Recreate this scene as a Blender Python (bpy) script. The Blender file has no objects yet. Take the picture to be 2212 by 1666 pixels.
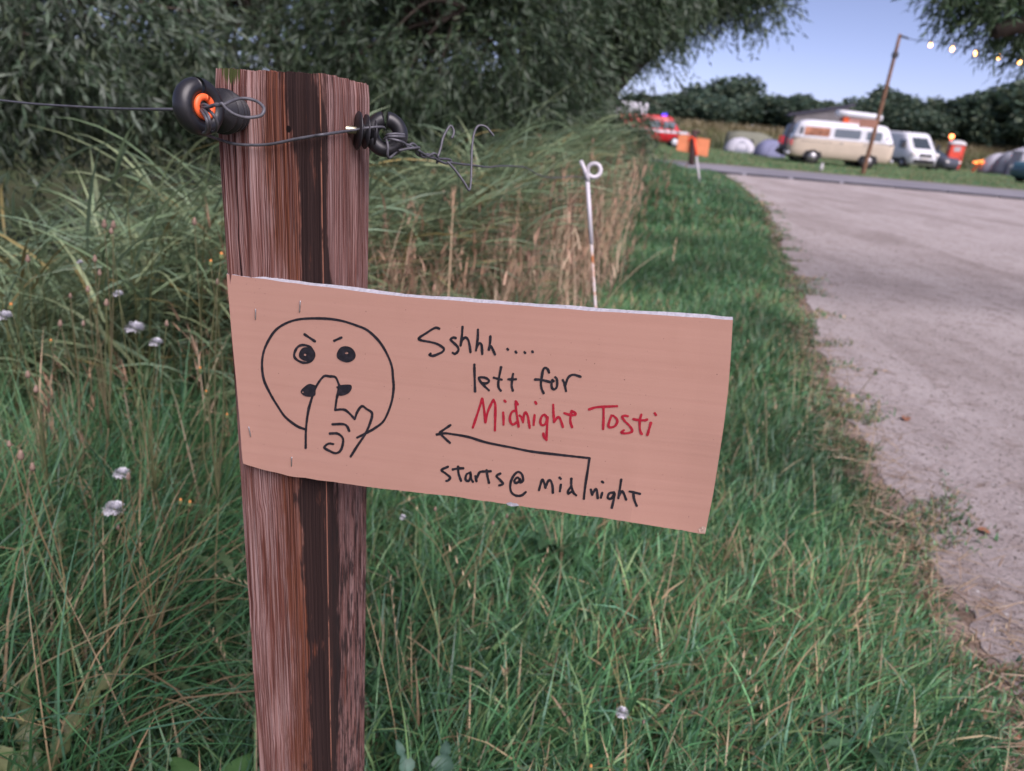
import bpy, bmesh, math, random
import numpy as np
from mathutils import Vector, Matrix

rng = np.random.default_rng(11)
random.seed(11)
SC = bpy.context.scene
COL = SC.collection

# ------------------------------------------------------------------ camera
F, CX, CY = 1550.0, 1106.0, 833.0            # photo measured at 2212 x 1666
PITCH, ROLL, CAMH = math.radians(21.1), math.radians(4.86), 1.15
cam_d = bpy.data.cameras.new('camera')
cam = bpy.data.objects.new('camera', cam_d)
COL.objects.link(cam)
cam.matrix_world = (Matrix.Translation((0, 0, CAMH)) @ Matrix.Rotation(math.pi/2-PITCH, 4, 'X') @ Matrix.Rotation(ROLL, 4, 'Z'))
cam_d.sensor_width = 36.0
cam_d.lens = 36.0*F/2212.0
cam_d.clip_start, cam_d.clip_end = 0.02, 1500
cam_d.dof.use_dof = True
cam_d.dof.focus_distance = 0.64
cam_d.dof.aperture_fstop = cam_d.lens/3.7
SC.camera = cam

# ------------------------------------------------------------------ light
world = bpy.data.worlds.new('World'); SC.world = world; world.use_nodes = True
wn, wl = world.node_tree.nodes, world.node_tree.links
wn.clear()
sky = wn.new('ShaderNodeTexSky'); sky.sky_type = 'NISHITA'; sky.sun_disc = False
SUN_EL, SUN_AZ = math.radians(50.0), math.radians(150)      # compass bearing from +Y, clockwise
sky.sun_elevation = SUN_EL; sky.sun_rotation = SUN_AZ
sky.altitude = 0; sky.air_density = 0.3; sky.dust_density = 1.0; sky.ozone_density = 1.0
bg = wn.new('ShaderNodeBackground'); bg.inputs['Strength'].default_value = 0.067
wo = wn.new('ShaderNodeOutputWorld')
tint = wn.new('ShaderNodeMix'); tint.data_type = 'RGBA'; tint.blend_type = 'MULTIPLY'; tint.inputs[0].default_value = 1.0
tint.inputs[7].default_value = (1.22, 0.99, 0.98, 1)          # dusk white balance
wl.new(sky.outputs['Color'], tint.inputs[6]); wl.new(tint.outputs[2], bg.inputs['Color']); wl.new(bg.outputs['Background'], wo.inputs['Surface'])

sun_d = bpy.data.lights.new('sun', 'SUN'); sun = bpy.data.objects.new('sun', sun_d); COL.objects.link(sun)
sun_d.energy = 1.5; sun_d.angle = math.radians(55); sun_d.color = (1.0, 0.93, 0.97)
_el = SUN_EL
_dir = Vector((-math.sin(SUN_AZ)*math.cos(_el), -math.cos(SUN_AZ)*math.cos(_el), -math.sin(_el)))
sun.rotation_euler = _dir.to_track_quat('-Z', 'Y').to_euler()
vs = SC.view_settings
vs.view_transform = 'Standard'; vs.look = 'None'; vs.exposure = 1.85; vs.gamma = 1.0; vs.use_curve_mapping = False
SC.render.engine = 'CYCLES'
SC.cycles.max_bounces = 6; SC.cycles.transparent_max_bounces = 6
SC.cycles.use_denoising = True

# ------------------------------------------------------------------ pixel helpers (direction only; distance comes from ground or size)
def _rx(a): c, s = math.cos(a), math.sin(a); return np.array([[1,0,0],[0,c,-s],[0,s,c]])
def _rz(a): c, s = math.cos(a), math.sin(a); return np.array([[c,-s,0],[s,c,0],[0,0,1]])
RC = _rx(math.pi/2-PITCH) @ _rz(ROLL)
CP = np.array([0, 0, CAMH])
def ray(x, y): return RC @ np.array([(x-CX)/F, -(y-CY)/F, -1.0])
def at(x, y, d): return CP + ray(x, y)*d
def proj(p):
    q = RC.T @ (np.asarray(p, float)-CP)
    return CX-F*q[0]/q[2], CY+F*q[1]/q[2], -q[2]
def projv(P):
    q = (np.asarray(P, float)-CP) @ RC
    return CX-F*q[:,0]/q[:,2], CY+F*q[:,1]/q[:,2], -q[:,2]

def sstep(a, b, x):
    t = np.clip((x-a)/(b-a), 0, 1); return t*t*(3-2*t)
def gbase(x, y):
    yy = np.clip(y, 0, 75); return -0.00021*yy*yy
# line where the reed ditch begins (x as function of y)
RY = np.array([-3, 0.6, 1.6, 2.4, 3.2, 5.0, 9.0, 14.0, 22.0, 30.0, 40.])
RXL = np.array([-2.0,-1.7,-1.15,-0.70,-0.30, 0.2, 0.9, 1.7, 3.1, 4.3, 5.4])
def reedx(y): return np.interp(y, RY, RXL)
def gz(x, y):
    x = np.asarray(x, float); y = np.asarray(y, float)
    return gbase(x, y) - 0.55*sstep(0.0, 1.3, reedx(y)-x)*sstep(60, 25, y) + 2.1*sstep(81, 91, y-0.12*(x-30))*sstep(-30, 0, y-60)
def gnd(px, py):
    d = ray(px, py); z = 0.0
    for i in range(80):
        t = (z-CAMH)/d[2]; p = CP+d*t; z = float(gbase(p[0], p[1]))
    return p

# ------------------------------------------------------------------ mesh helpers
def mesh_obj(name, verts, faces, mats, parent=None, smooth=False, uv=None, col=None, midx=None, loc=None):
    me = bpy.data.meshes.new(name)
    if isinstance(verts, np.ndarray) and isinstance(faces, np.ndarray):
        nf, k = faces.shape
        me.vertices.add(len(verts)); me.vertices.foreach_set('co', verts.astype(np.float32).ravel())
        me.loops.add(nf*k); me.loops.foreach_set('vertex_index', faces.astype(np.int32).ravel())
        me.polygons.add(nf); me.polygons.foreach_set('loop_start', np.arange(0, nf*k, k, dtype=np.int32))
        try: me.polygons.foreach_set('loop_total', np.full(nf, k, dtype=np.int32))
        except Exception: pass
        me.update(calc_edges=True)
    else:
        me.from_pydata([tuple(map(float, v)) for v in verts], [], [tuple(int(i) for i in f) for f in faces])
        me.update()
    if uv is not None:
        uv = np.asarray(uv, np.float32); l = me.uv_layers.new(name='UVMap')
        li = np.empty(len(me.loops), np.int32); me.loops.foreach_get('vertex_index', li)
        l.data.foreach_set('uv', uv[li].ravel())
    if col is not None:
        a = me.color_attributes.new('col', 'FLOAT_COLOR', 'POINT')
        c4 = np.ones((len(col), 4), np.float32); c4[:, :3] = col
        a.data.foreach_set('color', c4.ravel())
    if not isinstance(mats, (list, tuple)): mats = [mats]
    for m in mats: me.materials.append(m)
    if midx is not None: me.polygons.foreach_set('material_index', np.asarray(midx, np.int32))
    if smooth: me.polygons.foreach_set('use_smooth', np.ones(len(me.polygons), bool))
    o = bpy.data.objects.new(name, me); COL.objects.link(o)
    if parent is not None: o.parent = parent
    if loc is not None: o.location = tuple(map(float, loc))
    return o

def tag(o, label=None, cat=None, group=None, kind=None):
    if label: o['label'] = label
    if cat: o['category'] = cat
    if group: o['group'] = group
    if kind: o['kind'] = kind
    return o
def thing(name, label, cat, loc=(0,0,0), rz=0.0, group=None):
    o = bpy.data.objects.new(name, None); COL.objects.link(o)
    o.empty_display_size = 0.1
    o.location = tuple(map(float, loc)); o.rotation_euler = (0, 0, rz)
    return tag(o, label, cat, group)

class MB:
    """collects simple shapes into one mesh"""
    def __init__(s): s.v = []; s.f = []; s.m = []
    def add(s, v, f, m=0):
        n = len(s.v); s.v += [tuple(map(float, p)) for p in v]; s.f += [tuple(i+n for i in q) for q in f]; s.m += [m]*len(f); return s
    def box(s, x0, x1, y0, y1, z0, z1, m=0, bev=0.0):
        if bev <= 0:
            v = [(x0,y0,z0),(x1,y0,z0),(x1,y1,z0),(x0,y1,z0),(x0,y0,z1),(x1,y0,z1),(x1,y1,z1),(x0,y1,z1)]
            return s.add(v, [(3,2,1,0),(4,5,6,7),(0,1,5,4),(1,2,6,5),(2,3,7,6),(3,0,4,7)], m)
        bm = bmesh.new(); bmesh.ops.create_cube(bm, size=1)
        for w in bm.verts: w.co = Vector(((x0+x1)/2+w.co.x*(x1-x0), (y0+y1)/2+w.co.y*(y1-y0), (z0+z1)/2+w.co.z*(z1-z0)))
        bmesh.ops.bevel(bm, geom=bm.edges[:], offset=bev, segments=2, affect='EDGES')
        return s.bm(bm, m)
    def bm(s, bm, m=0):
        bm.verts.index_update()
        s.add([w.co[:] for w in bm.verts], [[w.index for w in f.verts] for f in bm.faces], m); bm.free(); return s
    def tube(s, pts, r, seg=8, m=0, caps=True):
        v, f = tube_geo(pts, r, seg, caps); return s.add(v, f, m)
    def build(s, name, mats, parent=None, smooth=False, loc=None, **k):
        return mesh_obj(name, s.v, s.f, mats, parent, smooth, midx=s.m, loc=loc, **k)

def tube_geo(pts, r, seg=8, caps=True):
    P = np.asarray(pts, float); n = len(P)
    r = np.full(n, r) if np.isscalar(r) else np.asarray(r, float)
    T = np.gradient(P, axis=0); T /= np.linalg.norm(T, axis=1)[:, None]+1e-12
    a = np.array([0,0,1.0]) if abs(T[0][2]) < 0.9 else np.array([1.0,0,0])
    N = np.cross(T[0], a); N /= np.linalg.norm(N)
    V = []
    for i in range(n):
        N = N - T[i]*(N@T[i]); N /= np.linalg.norm(N)+1e-12
        B = np.cross(T[i], N)
        for k in range(seg):
            t = 2*math.pi*k/seg
            V.append(P[i]+r[i]*(math.cos(t)*N+math.sin(t)*B))
    Fc = []
    for i in range(n-1):
        for k in range(seg):
            k2 = (k+1) % seg
            Fc.append((i*seg+k, i*seg+k2, (i+1)*seg+k2, (i+1)*seg+k))
    if caps:
        Fc.append(tuple(range(seg-1, -1, -1))); Fc.append(tuple((n-1)*seg+k for k in range(seg)))
    return V, Fc

def smooth_line(pts, per=6, closed=False):
    P = np.asarray(pts, float)
    if len(P) < 3: return P
    Q = np.vstack([2*P[0]-P[1], P, 2*P[-1]-P[-2]])
    out = []
    for i in range(1, len(Q)-2):
        p0, p1, p2, p3 = Q[i-1], Q[i], Q[i+1], Q[i+2]
        for t in np.linspace(0, 1, per, endpoint=False):
            out.append(0.5*((2*p1)+(-p0+p2)*t+(2*p0-5*p1+4*p2-p3)*t*t+(-p0+3*p1-3*p2+p3)*t**3))
    out.append(P[-1]); return np.array(out)

def lathe_geo(profile, axis_o, axis_d, seg=24):
    """profile: list of (t along axis, radius)"""
    d = np.asarray(axis_d, float); d /= np.linalg.norm(d)
    a = np.array([0,0,1.0]) if abs(d[2]) < .9 else np.array([1.0,0,0])
    N = np.cross(d, a); N /= np.linalg.norm(N); B = np.cross(d, N)
    V, Fc = [], []
    for (t, r) in profile:
        for k in range(seg):
            th = 2*math.pi*k/seg
            V.append(np.asarray(axis_o)+d*t+r*(math.cos(th)*N+math.sin(th)*B))
    for i in range(len(profile)-1):
        for k in range(seg):
            k2 = (k+1) % seg
            Fc.append((i*seg+k, (i+1)*seg+k, (i+1)*seg+k2, i*seg+k2))
    return V, Fc

# stacked rounded-rectangle contours: levels = (z, xr, xf, halfwidth[, exponent])
def stack_geo(levels, n=40, e=5.0):
    V, Fc = [], []
    for L in levels:
        z, xr, xf, hw = L[:4]; ee = L[4] if len(L) > 4 else e
        cx, hx = (xr+xf)/2, (xf-xr)/2
        for k in range(n):
            t = 2*math.pi*(k+0.5)/n
            c, s = math.cos(t), math.sin(t)
            V.append((cx+hx*math.copysign(abs(c)**(2/ee), c), hw*math.copysign(abs(s)**(2/ee), s), z))
    for i in range(len(levels)-1):
        for k in range(n):
            k2 = (k+1) % n
            Fc.append((i*n+k, i*n+k2, (i+1)*n+k2, (i+1)*n+k))
    Fc.append(tuple(range(n-1, -1, -1))); Fc.append(tuple((len(levels)-1)*n+k for k in range(n)))
    return V, Fc

# ------------------------------------------------------------------ material helpers
def srgb(r, g, b):
    f = lambda c: (c/255/12.92) if c/255 <= 0.04045 else ((c/255+0.055)/1.055)**2.4
    return (f(r), f(g), f(b))
class NT:
    def __init__(s, name):
        s.m = bpy.data.materials.new(name); s.m.use_nodes = True
        s.t = s.m.node_tree; s.t.nodes.clear()
        s.out = s.n('ShaderNodeOutputMaterial'); s.p = s.n('ShaderNodeBsdfPrincipled'); s.l(s.p.outputs[0], s.out.inputs['Surface'])
    def n(s, t, **k):
        x = s.t.nodes.new(t)
        for a, b in k.items(): setattr(x, a, b)
        return x
    def l(s, a, b): s.t.links.new(a, b)
    def inp(s, x, **k):
        for a, b in k.items():
            i = x.inputs[a.replace('_', ' ')]
            if hasattr(b, 'is_output'): s.l(b, i)
            else: i.default_value = b
        return x
    def coord(s, which='Object', scale=(1,1,1)):
        c = s.n('ShaderNodeTexCoord'); m = s.n('ShaderNodeMapping'); m.inputs['Scale'].default_value = scale
        s.l(c.outputs[which], m.inputs['Vector']); return m.outputs[0]
    def noise(s, vec, scale=5, detail=4, rough=0.55, dist=0.0):
        x = s.n('ShaderNodeTexNoise'); s.l(vec, x.inputs['Vector'])
        x.inputs['Scale'].default_value = scale; x.inputs['Detail'].default_value = detail
        x.inputs['Roughness'].default_value = rough; x.inputs['Distortion'].default_value = dist
        return x.outputs['Fac']
    def ramp(s, fac, stops, interp='LINEAR'):
        r = s.n('ShaderNodeValToRGB'); e = r.color_ramp; e.interpolation = interp
        while len(e.elements) < len(stops): e.elements.new(0.5)
        for q, (p, c) in zip(e.elements, stops): q.position = p; q.color = (*c, 1) if len(c) == 3 else c
        s.l(fac, r.inputs[0]); return r.outputs[0]
    def mix(s, fac, a, b, mode='MIX'):
        x = s.n('ShaderNodeMix', data_type='RGBA', blend_type=mode)
        for i, v in ((0, fac), (6, a), (7, b)):
            if hasattr(v, 'is_output'): s.l(v, x.inputs[i])
            else: x.inputs[i].default_value = (*v, 1) if isinstance(v, tuple) and len(v) == 3 else v
        return x.outputs[2]
    def math(s, op, a, b=0.0, clamp=False):
        x = s.n('ShaderNodeMath', operation=op); x.use_clamp = clamp
        for i, v in ((0, a), (1, b)):
            if hasattr(v, 'is_output'): s.l(v, x.inputs[i])
            else: x.inputs[i].default_value = v
        return x.outputs[0]
    def range(s, v, a, b, c=0.0, d=1.0, sm=True):
        x = s.n('ShaderNodeMapRange'); x.interpolation_type = 'SMOOTHSTEP' if sm else 'LINEAR'
        s.l(v, x.inputs[0])
        for i, q in enumerate((a, b, c, d)): x.inputs[i+1].default_value = q
        return x.outputs[0]
    def bump(s, h, strength=0.4, dist=0.01):
        b = s.n('ShaderNodeBump'); b.inputs['Strength'].default_value = strength; b.inputs['Distance'].default_value = dist
        s.l(h, b.inputs['Height']); s.l(b.outputs[0], s.p.inputs['Normal'])
    def setc(s, c):
        if hasattr(c, 'is_output'): s.l(c, s.p.inputs['Base Color'])
        else: s.p.inputs['Base Color'].default_value = (*c, 1)
        return s
    def rough(s, r, spec=0.5):
        if hasattr(r, 'is_output'): s.l(r, s.p.inputs['Roughness'])
        else: s.p.inputs['Roughness'].default_value = r
        s.p.inputs['Specular IOR Level'].default_value = spec; return s

def simple(name, c, rough=0.5, spec=0.4, var=0.12, scale=8.0, metal=0.0, bump=0.0):
    t = NT(name); v = t.noise(t.coord('Object'), scale, 5)
    k = t.range(v, 0.3, 0.7, 1-var, 1+var, False)
    x = t.n('ShaderNodeVectorMath', operation='SCALE'); x.inputs[0].default_value = c; t.l(k, x.inputs['Scale'])
    t.setc(x.outputs[0]); t.rough(rough, spec); t.p.inputs['Metallic'].default_value = metal
    if bump: t.bump(v, bump, 0.004)
    return t.m
def emit(name, c, strength):
    t = NT(name); t.setc(c); t.p.inputs['Emission Color'].default_value = (*c, 1); t.p.inputs['Emission Strength'].default_value = strength
    v = t.noise(t.coord('Object'), 3); t.l(t.range(v, 0, 1, 0.35, 0.45), t.p.inputs['Roughness']); return t.m
def leafmat(name, trans=0.3, rough=0.5, spec=0.25):
    t = NT(name)
    a = t.n('ShaderNodeAttribute', attribute_name='col')
    v = t.noise(t.coord('Object'), 40, 2)
    c = t.mix(0.35, a.outputs['Color'], t.ramp(v, [(0.3, (0.35,0.35,0.35)), (0.7, (1,1,1))]), 'MULTIPLY')
    t.setc(c); t.rough(rough, spec)
    tr = t.n('ShaderNodeBsdfTranslucent'); t.l(c, tr.inputs['Color'])
    mx = t.n('ShaderNodeMixShader'); mx.inputs[0].default_value = trans
    t.l(t.p.outputs[0], mx.inputs[1]); t.l(tr.outputs[0], mx.inputs[2]); t.l(mx.outputs[0], t.out.inputs['Surface'])
    return t.m
def glass(name, c=(0.03,0.04,0.05), rough=0.08):
    t = NT(name); v = t.noise(t.coord('Object'), 4)
    t.setc(t.mix(v, c, tuple(k*1.6 for k in c))); t.rough(rough, 0.6); return t.m

M = {}
M['grass'] = leafmat('grass_blade', 0.28, 0.42, 0.4)
M['leaf'] = leafmat('willow_leaf', 0.25, 0.5, 0.35)
M['dry'] = leafmat('dry_straw', 0.2, 0.7, 0.2)
M['bark'] = simple('bark', (0.06,0.048,0.038), 0.9, 0.2, 0.4, 14, bump=0.6)
M['black_plastic'] = simple('black_plastic', (0.014,0.014,0.017), 0.38, 0.5, 0.25, 60)
M['orange_plastic'] = simple('orange_plastic', (0.75,0.12,0.035), 0.45, 0.4, 0.1, 50)
M['wire'] = simple('galvanised_wire', (0.085,0.085,0.098), 0.55, 0.4, 0.3, 160, 0.3)
M['brass'] = simple('zinc_screw', (0.45,0.42,0.3), 0.35, 0.5, 0.15, 60, 0.9)
M['staple'] = simple('staple_steel', (0.45,0.45,0.47), 0.3, 0.5, 0.1, 90, 0.9)
M['rubber'] = simple('rubber', (0.02,0.02,0.022), 0.8, 0.3)
M['dark_trim'] = simple('dark_trim', (0.03,0.03,0.034), 0.55, 0.4)
M['chrome'] = simple('chrome', (0.30,0.30,0.31), 0.4, 0.5, 0.08, 8, 0.8)
M['cream_paint'] = simple('cream_paint', (0.56,0.475,0.375), 0.3, 0.5, 0.05, 3)
M['white_paint'] = simple('white_paint', (0.58,0.59,0.63), 0.3, 0.5, 0.05, 3)
M['white_plastic'] = simple('white_plastic', (0.5,0.49,0.5), 0.5, 0.4, 0.08, 6)
M['grey_paint'] = simple('grey_paint', (0.06,0.065,0.085), 0.35, 0.5, 0.06, 3)
M['red_paint'] = simple('red_paint', (0.5,0.02,0.03), 0.3, 0.5, 0.06, 3)
M['glass'] = glass('vehicle_glass')
M['pale_glass'] = glass('pale_glass', (0.10,0.12,0.14), 0.1)
M['tail_red'] = emit('tail_lamp_red', (0.6,0.02,0.03), 0.15)
M['lens_white'] = simple('headlamp_lens', (0.75,0.72,0.7), 0.15, 0.6)
M['curtain'] = simple('orange_curtain', (0.36,0.17,0.11), 0.8, 0.1, 0.5, 3)
M['canvas_orange'] = simple('canvas_orange', (0.75,0.13,0.05), 0.8, 0.1, 0.15, 4)
M['canvas_faded'] = simple('canvas_faded', (0.5,0.28,0.24), 0.8, 0.1, 0.15, 4)
M['canvas_grey'] = simple('canvas_grey', (0.2,0.19,0.19), 0.8, 0.1, 0.15, 4)
M['toilet_red'] = simple('toilet_plastic', (0.8,0.095,0.06), 0.45, 0.4, 0.06, 4)
M['toilet_side'] = simple('toilet_side_plastic', (0.45,0.035,0.04), 0.5, 0.4, 0.06, 4)
M['tent_white'] = simple('tent_white', (0.42,0.42,0.47), 0.7, 0.2, 0.06, 3)
M['tent_grey'] = simple('tent_grey', (0.22,0.23,0.27), 0.7, 0.2, 0.1, 3)
M['tent_blue'] = simple('tent_blue_grey', (0.17,0.18,0.28), 0.7, 0.2, 0.1, 3)
M['tent_olive'] = simple('tent_olive', (0.16,0.165,0.13), 0.8, 0.1, 0.12, 3)
M['tent_dark'] = simple('tent_opening', (0.02,0.022,0.03), 0.8, 0.1)
M['tent_teal'] = simple('tent_teal', (0.2,0.36,0.38), 0.7, 0.2, 0.1, 3)
M['pole_wood'] = simple('pole_wood', (0.17,0.095,0.06), 0.8, 0.2, 0.3, 6, bump=0.3)
M['dark_wood'] = simple('dark_wood', (0.05,0.03,0.028), 0.85, 0.2, 0.3, 9, bump=0.3)
M['board_orange'] = simple('board_orange', (0.48,0.17,0.08), 0.8, 0.15, 0.12, 5)
M['board_brown'] = simple('board_brown', (0.28,0.15,0.11), 0.8, 0.15, 0.12, 5)
M['tape_orange'] = simple('tape_orange', (0.75,0.08,0.03), 0.5, 0.3)
M['cable'] = simple('cable_rubber', (0.03,0.03,0.035), 0.7, 0.2)
M['bulb'] = emit('bulb_glow', (1.0,0.48,0.13), 3.0)
M['beacon'] = emit('beacon_glow', (1.0,0.22,0.07), 2.5)
M['blue_light'] = emit('blue_beacon_glow', (0.10,0.05,1.0), 0.6)
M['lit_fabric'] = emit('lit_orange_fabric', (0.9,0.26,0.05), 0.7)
M['fluff'] = simple('seed_fluff', (0.6,0.6,0.64), 0.9, 0.1, 0.08, 80)
M['bud'] = simple('flower_bud', (0.10,0.12,0.05), 0.8, 0.2, 0.3, 90)
M['bud_brown'] = simple('withered_bud', (0.20,0.14,0.11), 0.9, 0.1, 0.35, 90)
M['petal'] = simple('orange_petal', (0.42,0.17,0.05), 0.7, 0.2, 0.2, 90)
M['dead_leaf'] = simple('dead_leaf', (0.22,0.10,0.06), 0.8, 0.2, 0.3, 40)
M['kerb'] = simple('kerb_dark', (0.035,0.035,0.045), 0.8, 0.3, 0.35, 5, bump=0.4)
M['steel_white'] = simple('stake_white', (0.48,0.46,0.49), 0.4, 0.4, 0.06, 20)

def rust_white():
    t = NT('stake_rusty'); v = t.coord('Object')
    n = t.noise(v, 22, 5, 0.7)
    t.setc(t.ramp(n, [(0.42, (0.46,0.42,0.41)), (0.53, (0.42,0.30,0.24)), (0.58, (0.30,0.11,0.04))])); t.rough(0.65, 0.3); return t.m
M['rusty'] = rust_white()

def ground_mat():
    t = NT('soil_and_thatch'); v = t.coord('Object')
    a = t.noise(v, 1.3, 6, 0.65); b = t.noise(v, 22, 5, 0.7); c = t.noise(v, 0.12, 4)
    k = t.mix(b, (0.030,0.034,0.018), (0.085,0.085,0.042))
    k = t.mix(t.range(a, 0.42, 0.68), k, (0.05,0.075,0.026))
    # lawn beyond the road: lighter, greener
    s = t.n('ShaderNodeSeparateXYZ'); t.l(v, s.inputs[0])
    far = t.range(s.outputs['Y'], 20, 27)
    lawn = t.mix(t.range(t.noise(v, 0.5, 6, 0.7), 0.35, 0.65), (0.060,0.098,0.038), (0.135,0.135,0.070))
    lawn = t.mix(t.range(c, 0.40, 0.62), lawn, (0.105,0.125,0.058))
    k = t.mix(far, k, lawn)
    t.setc(k); t.rough(0.95, 0.1); t.bump(b, 0.5, 0.03); return t.m
M['ground'] = ground_mat()
def path_mat():
    t = NT('packed_sand_path'); v = t.coord('Object')
    a = t.noise(v, 0.9, 6, 0.62, 0.4); b = t.noise(v, 7, 6, 0.72); c = t.noise(v, 60, 5, 0.75); d = t.noise(v, 240, 2, 0.6)
    ruts = t.noise(t.coord('Object', (1.6, 0.16, 1)), 1.0, 4, 0.6, 0.6); fl = t.noise(v, 26, 5, 0.8, 0.6)
    k = t.mix(t.range(a, 0.32, 0.68), (0.285,0.245,0.235), (0.395,0.350,0.345))
    k = t.mix(t.math('MULTIPLY', t.range(ruts, 0.42, 0.62), 0.6), k, (0.46,0.415,0.41))
    k = t.mix(t.math('MULTIPLY', t.range(b, 0.50, 0.68), 0.8), k, (0.24,0.195,0.178))
    k = t.mix(t.math('MULTIPLY', t.range(fl, 0.55, 0.68), 0.7), k, (0.125,0.105,0.098))
    k = t.mix(t.math('MULTIPLY', t.range(c, 0.50, 0.70), 0.7), k, (0.105,0.09,0.085))
    k = t.mix(t.math('MULTIPLY', t.range(d, 0.60, 0.8), 0.6), k, (0.44,0.41,0.42))
    t.setc(k); t.rough(0.95, 0.15)
    h = t.math('ADD', t.math('MULTIPLY', b, 0.6), t.math('ADD', t.math('MULTIPLY', fl, 0.3), t.math('ADD', t.math('MULTIPLY', c, 0.35), t.math('MULTIPLY', d, 0.12))))
    t.bump(h, 0.9, 0.035); return t.m
M['path'] = path_mat()
def road_mat():
    t = NT('concrete_road'); v = t.coord('Object')
    a = t.noise(v, 0.35, 5, 0.6); b = t.noise(v, 14, 5, 0.7)
    k = t.mix(t.range(a, 0.35, 0.65), (0.16,0.155,0.18), (0.22,0.215,0.24)); k = t.mix(t.range(b, 0.5, 0.8), k, (0.15,0.14,0.14))
    t.setc(k); t.rough(0.9, 0.2); t.bump(b, 0.3, 0.01); return t.m
M['road'] = road_mat()
def bank_mat():
    t = NT('rough_grass_bank'); v = t.coord('Object'); a = t.noise(v, 0.3, 6, 0.7)
    t.setc(t.mix(t.range(a, 0.35, 0.65), (0.09,0.105,0.045), (0.18,0.155,0.075))); t.rough(0.95, 0.1); return t.m

def post_mat():
    t = NT('weathered_hardwood')
    c = t.n('ShaderNodeTexCoord'); s = t.n('ShaderNodeSeparateXYZ'); t.l(c.outputs['UV'], s.inputs[0])
    U, V = s.outputs['X'], s.outputs['Y']
    def vec(su, sv, w=0.0):
        m = t.n('ShaderNodeMapping'); m.inputs['Scale'].default_value = (su, sv, 1); m.inputs['Location'].default_value = (w, w*1.7, w)
        t.l(c.outputs['UV'], m.inputs['Vector']); return m.outputs[0]
    wob = t.noise(vec(9, 5), 1.0, 3)
    # ring lines
    comb = t.n('ShaderNodeCombineXYZ')
    t.l(t.math('ADD', t.math('MULTIPLY', U, 1.0), t.math('MULTIPLY', wob, 0.020)), comb.inputs[0]); t.l(t.math('MULTIPLY', V, 0.005), comb.inputs[1])
    ring = t.noise(comb.outputs[0], 800, 3, 0.7)
    fine = t.noise(vec(950, 5), 1.0, 3, 0.65)
    gr = t.noise(vec(360, 4, 3.1), 1.0, 3, 0.65)
    big = t.noise(vec(30, 4, 7.7), 1.0, 4, 0.6)
    pale = t.ramp(ring, [(0.38, (0.055,0.016,0.013)), (0.46, (0.12,0.050,0.042)), (0.54, (0.23,0.132,0.118)), (0.68, (0.33,0.232,0.22))])
    red = t.ramp(gr, [(0.36, (0.045,0.014,0.011)), (0.52, (0.125,0.046,0.033)), (0.64, (0.25,0.16,0.145))])
    k = t.mix(t.range(big, 0.46, 0.66), pale, red)
    k = t.mix(t.math('MULTIPLY', t.range(fine, 0.54, 0.64), 0.6), k, (0.33,0.235,0.225))
    k = t.mix(t.math('MULTIPLY', t.range(fine, 0.46, 0.36), 0.8), k, (0.04,0.012,0.010))
    # burnt orange fringe and dark stain along the near corner (u = 0)
    sn = t.noise(vec(26, 5.5, 1.3), 1.0, 5, 0.65); sn2 = t.noise(vec(70, 10, 5.3), 1.0, 5, 0.7)
    low = t.range(V, 0.35, 0.75)                       # stain shifts with height
    uu = t.math('ADD', U, t.math('MULTIPLY', t.math('SUBTRACT', sn, 0.5), 0.075))
    uu = t.math('ADD', uu, t.math('MULTIPLY', t.math('SUBTRACT', sn2, 0.5), 0.035))
    fr = t.math('MULTIPLY', t.range(uu, -0.062, -0.046), t.range(uu, 0.018, 0.006))
    k = t.mix(t.math('MULTIPLY', fr, t.range(gr, 0.30, 0.66, 1.0, 0.6)), k, t.mix(t.range(fine, 0.35, 0.65), (0.035,0.011,0.008), (0.165,0.058,0.030)))
    st = t.math('MULTIPLY', t.range(uu, -0.036, -0.029), t.range(uu, 0.017, 0.010))
    st = t.math('MULTIPLY', st, t.range(sn2, 0.74, 0.60))
    k = t.mix(t.math('MULTIPLY', st, 0.95), k, t.mix(fine, (0.009,0.006,0.007), (0.036,0.022,0.020)))
    # right face, low part: black mottling
    mot = t.math('MULTIPLY', t.math('MULTIPLY', t.range(U, 0.0, 0.006), t.range(V, 0.86, 0.66)), t.range(t.noise(vec(160, 22, 9.1), 1.0, 5, 0.75), 0.45, 0.60))
    k = t.mix(t.math('MULTIPLY', mot, 0.9), k, (0.018,0.013,0.013))
    # thin dark drying crack on the left face and a bright fibre near the corner
    cr = t.math('ABSOLUTE', t.math('ADD', t.math('SUBTRACT', U, -0.083), t.math('MULTIPLY', t.math('SUBTRACT', wob, 0.5), 0.02)))
    k = t.mix(t.math('MULTIPLY', t.range(cr, 0.0011, 0.0004), t.range(V, 0.80, 0.90)), k, (0.018,0.008,0.008))
    fb = t.math('ABSOLUTE', t.math('SUBTRACT', U, -0.0035))
    k = t.mix(t.math('MULTIPLY', t.range(fb, 0.0009, 0.0003), t.range(sn2, 0.40, 0.5)), k, (0.24,0.11,0.075))
    # nail hole
    def spot(u0, v0, ru, rv, colr, kk, amp=0.5):
        du = t.math('DIVIDE', t.math('SUBTRACT', U, u0), ru); dv = t.math('DIVIDE', t.math('SUBTRACT', V, v0), rv)
        d2 = t.math('ADD', t.math('MULTIPLY', du, du), t.math('MULTIPLY', dv, dv))
        d2 = t.math('ADD', d2, t.math('MULTIPLY', t.math('SUBTRACT', fine, 0.5), amp*2))
        return t.mix(t.range(d2, 1.0, 0.6), kk, colr)
    k = spot(-0.033, 1.118, 0.0025, 0.0032, (0.008,0.005,0.005), k)
    k = spot(-0.084, 1.160, 0.008, 0.010, (0.045,0.055,0.018), k, 3.0)
    t.setc(k); t.rough(0.9, 0.12)
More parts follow.
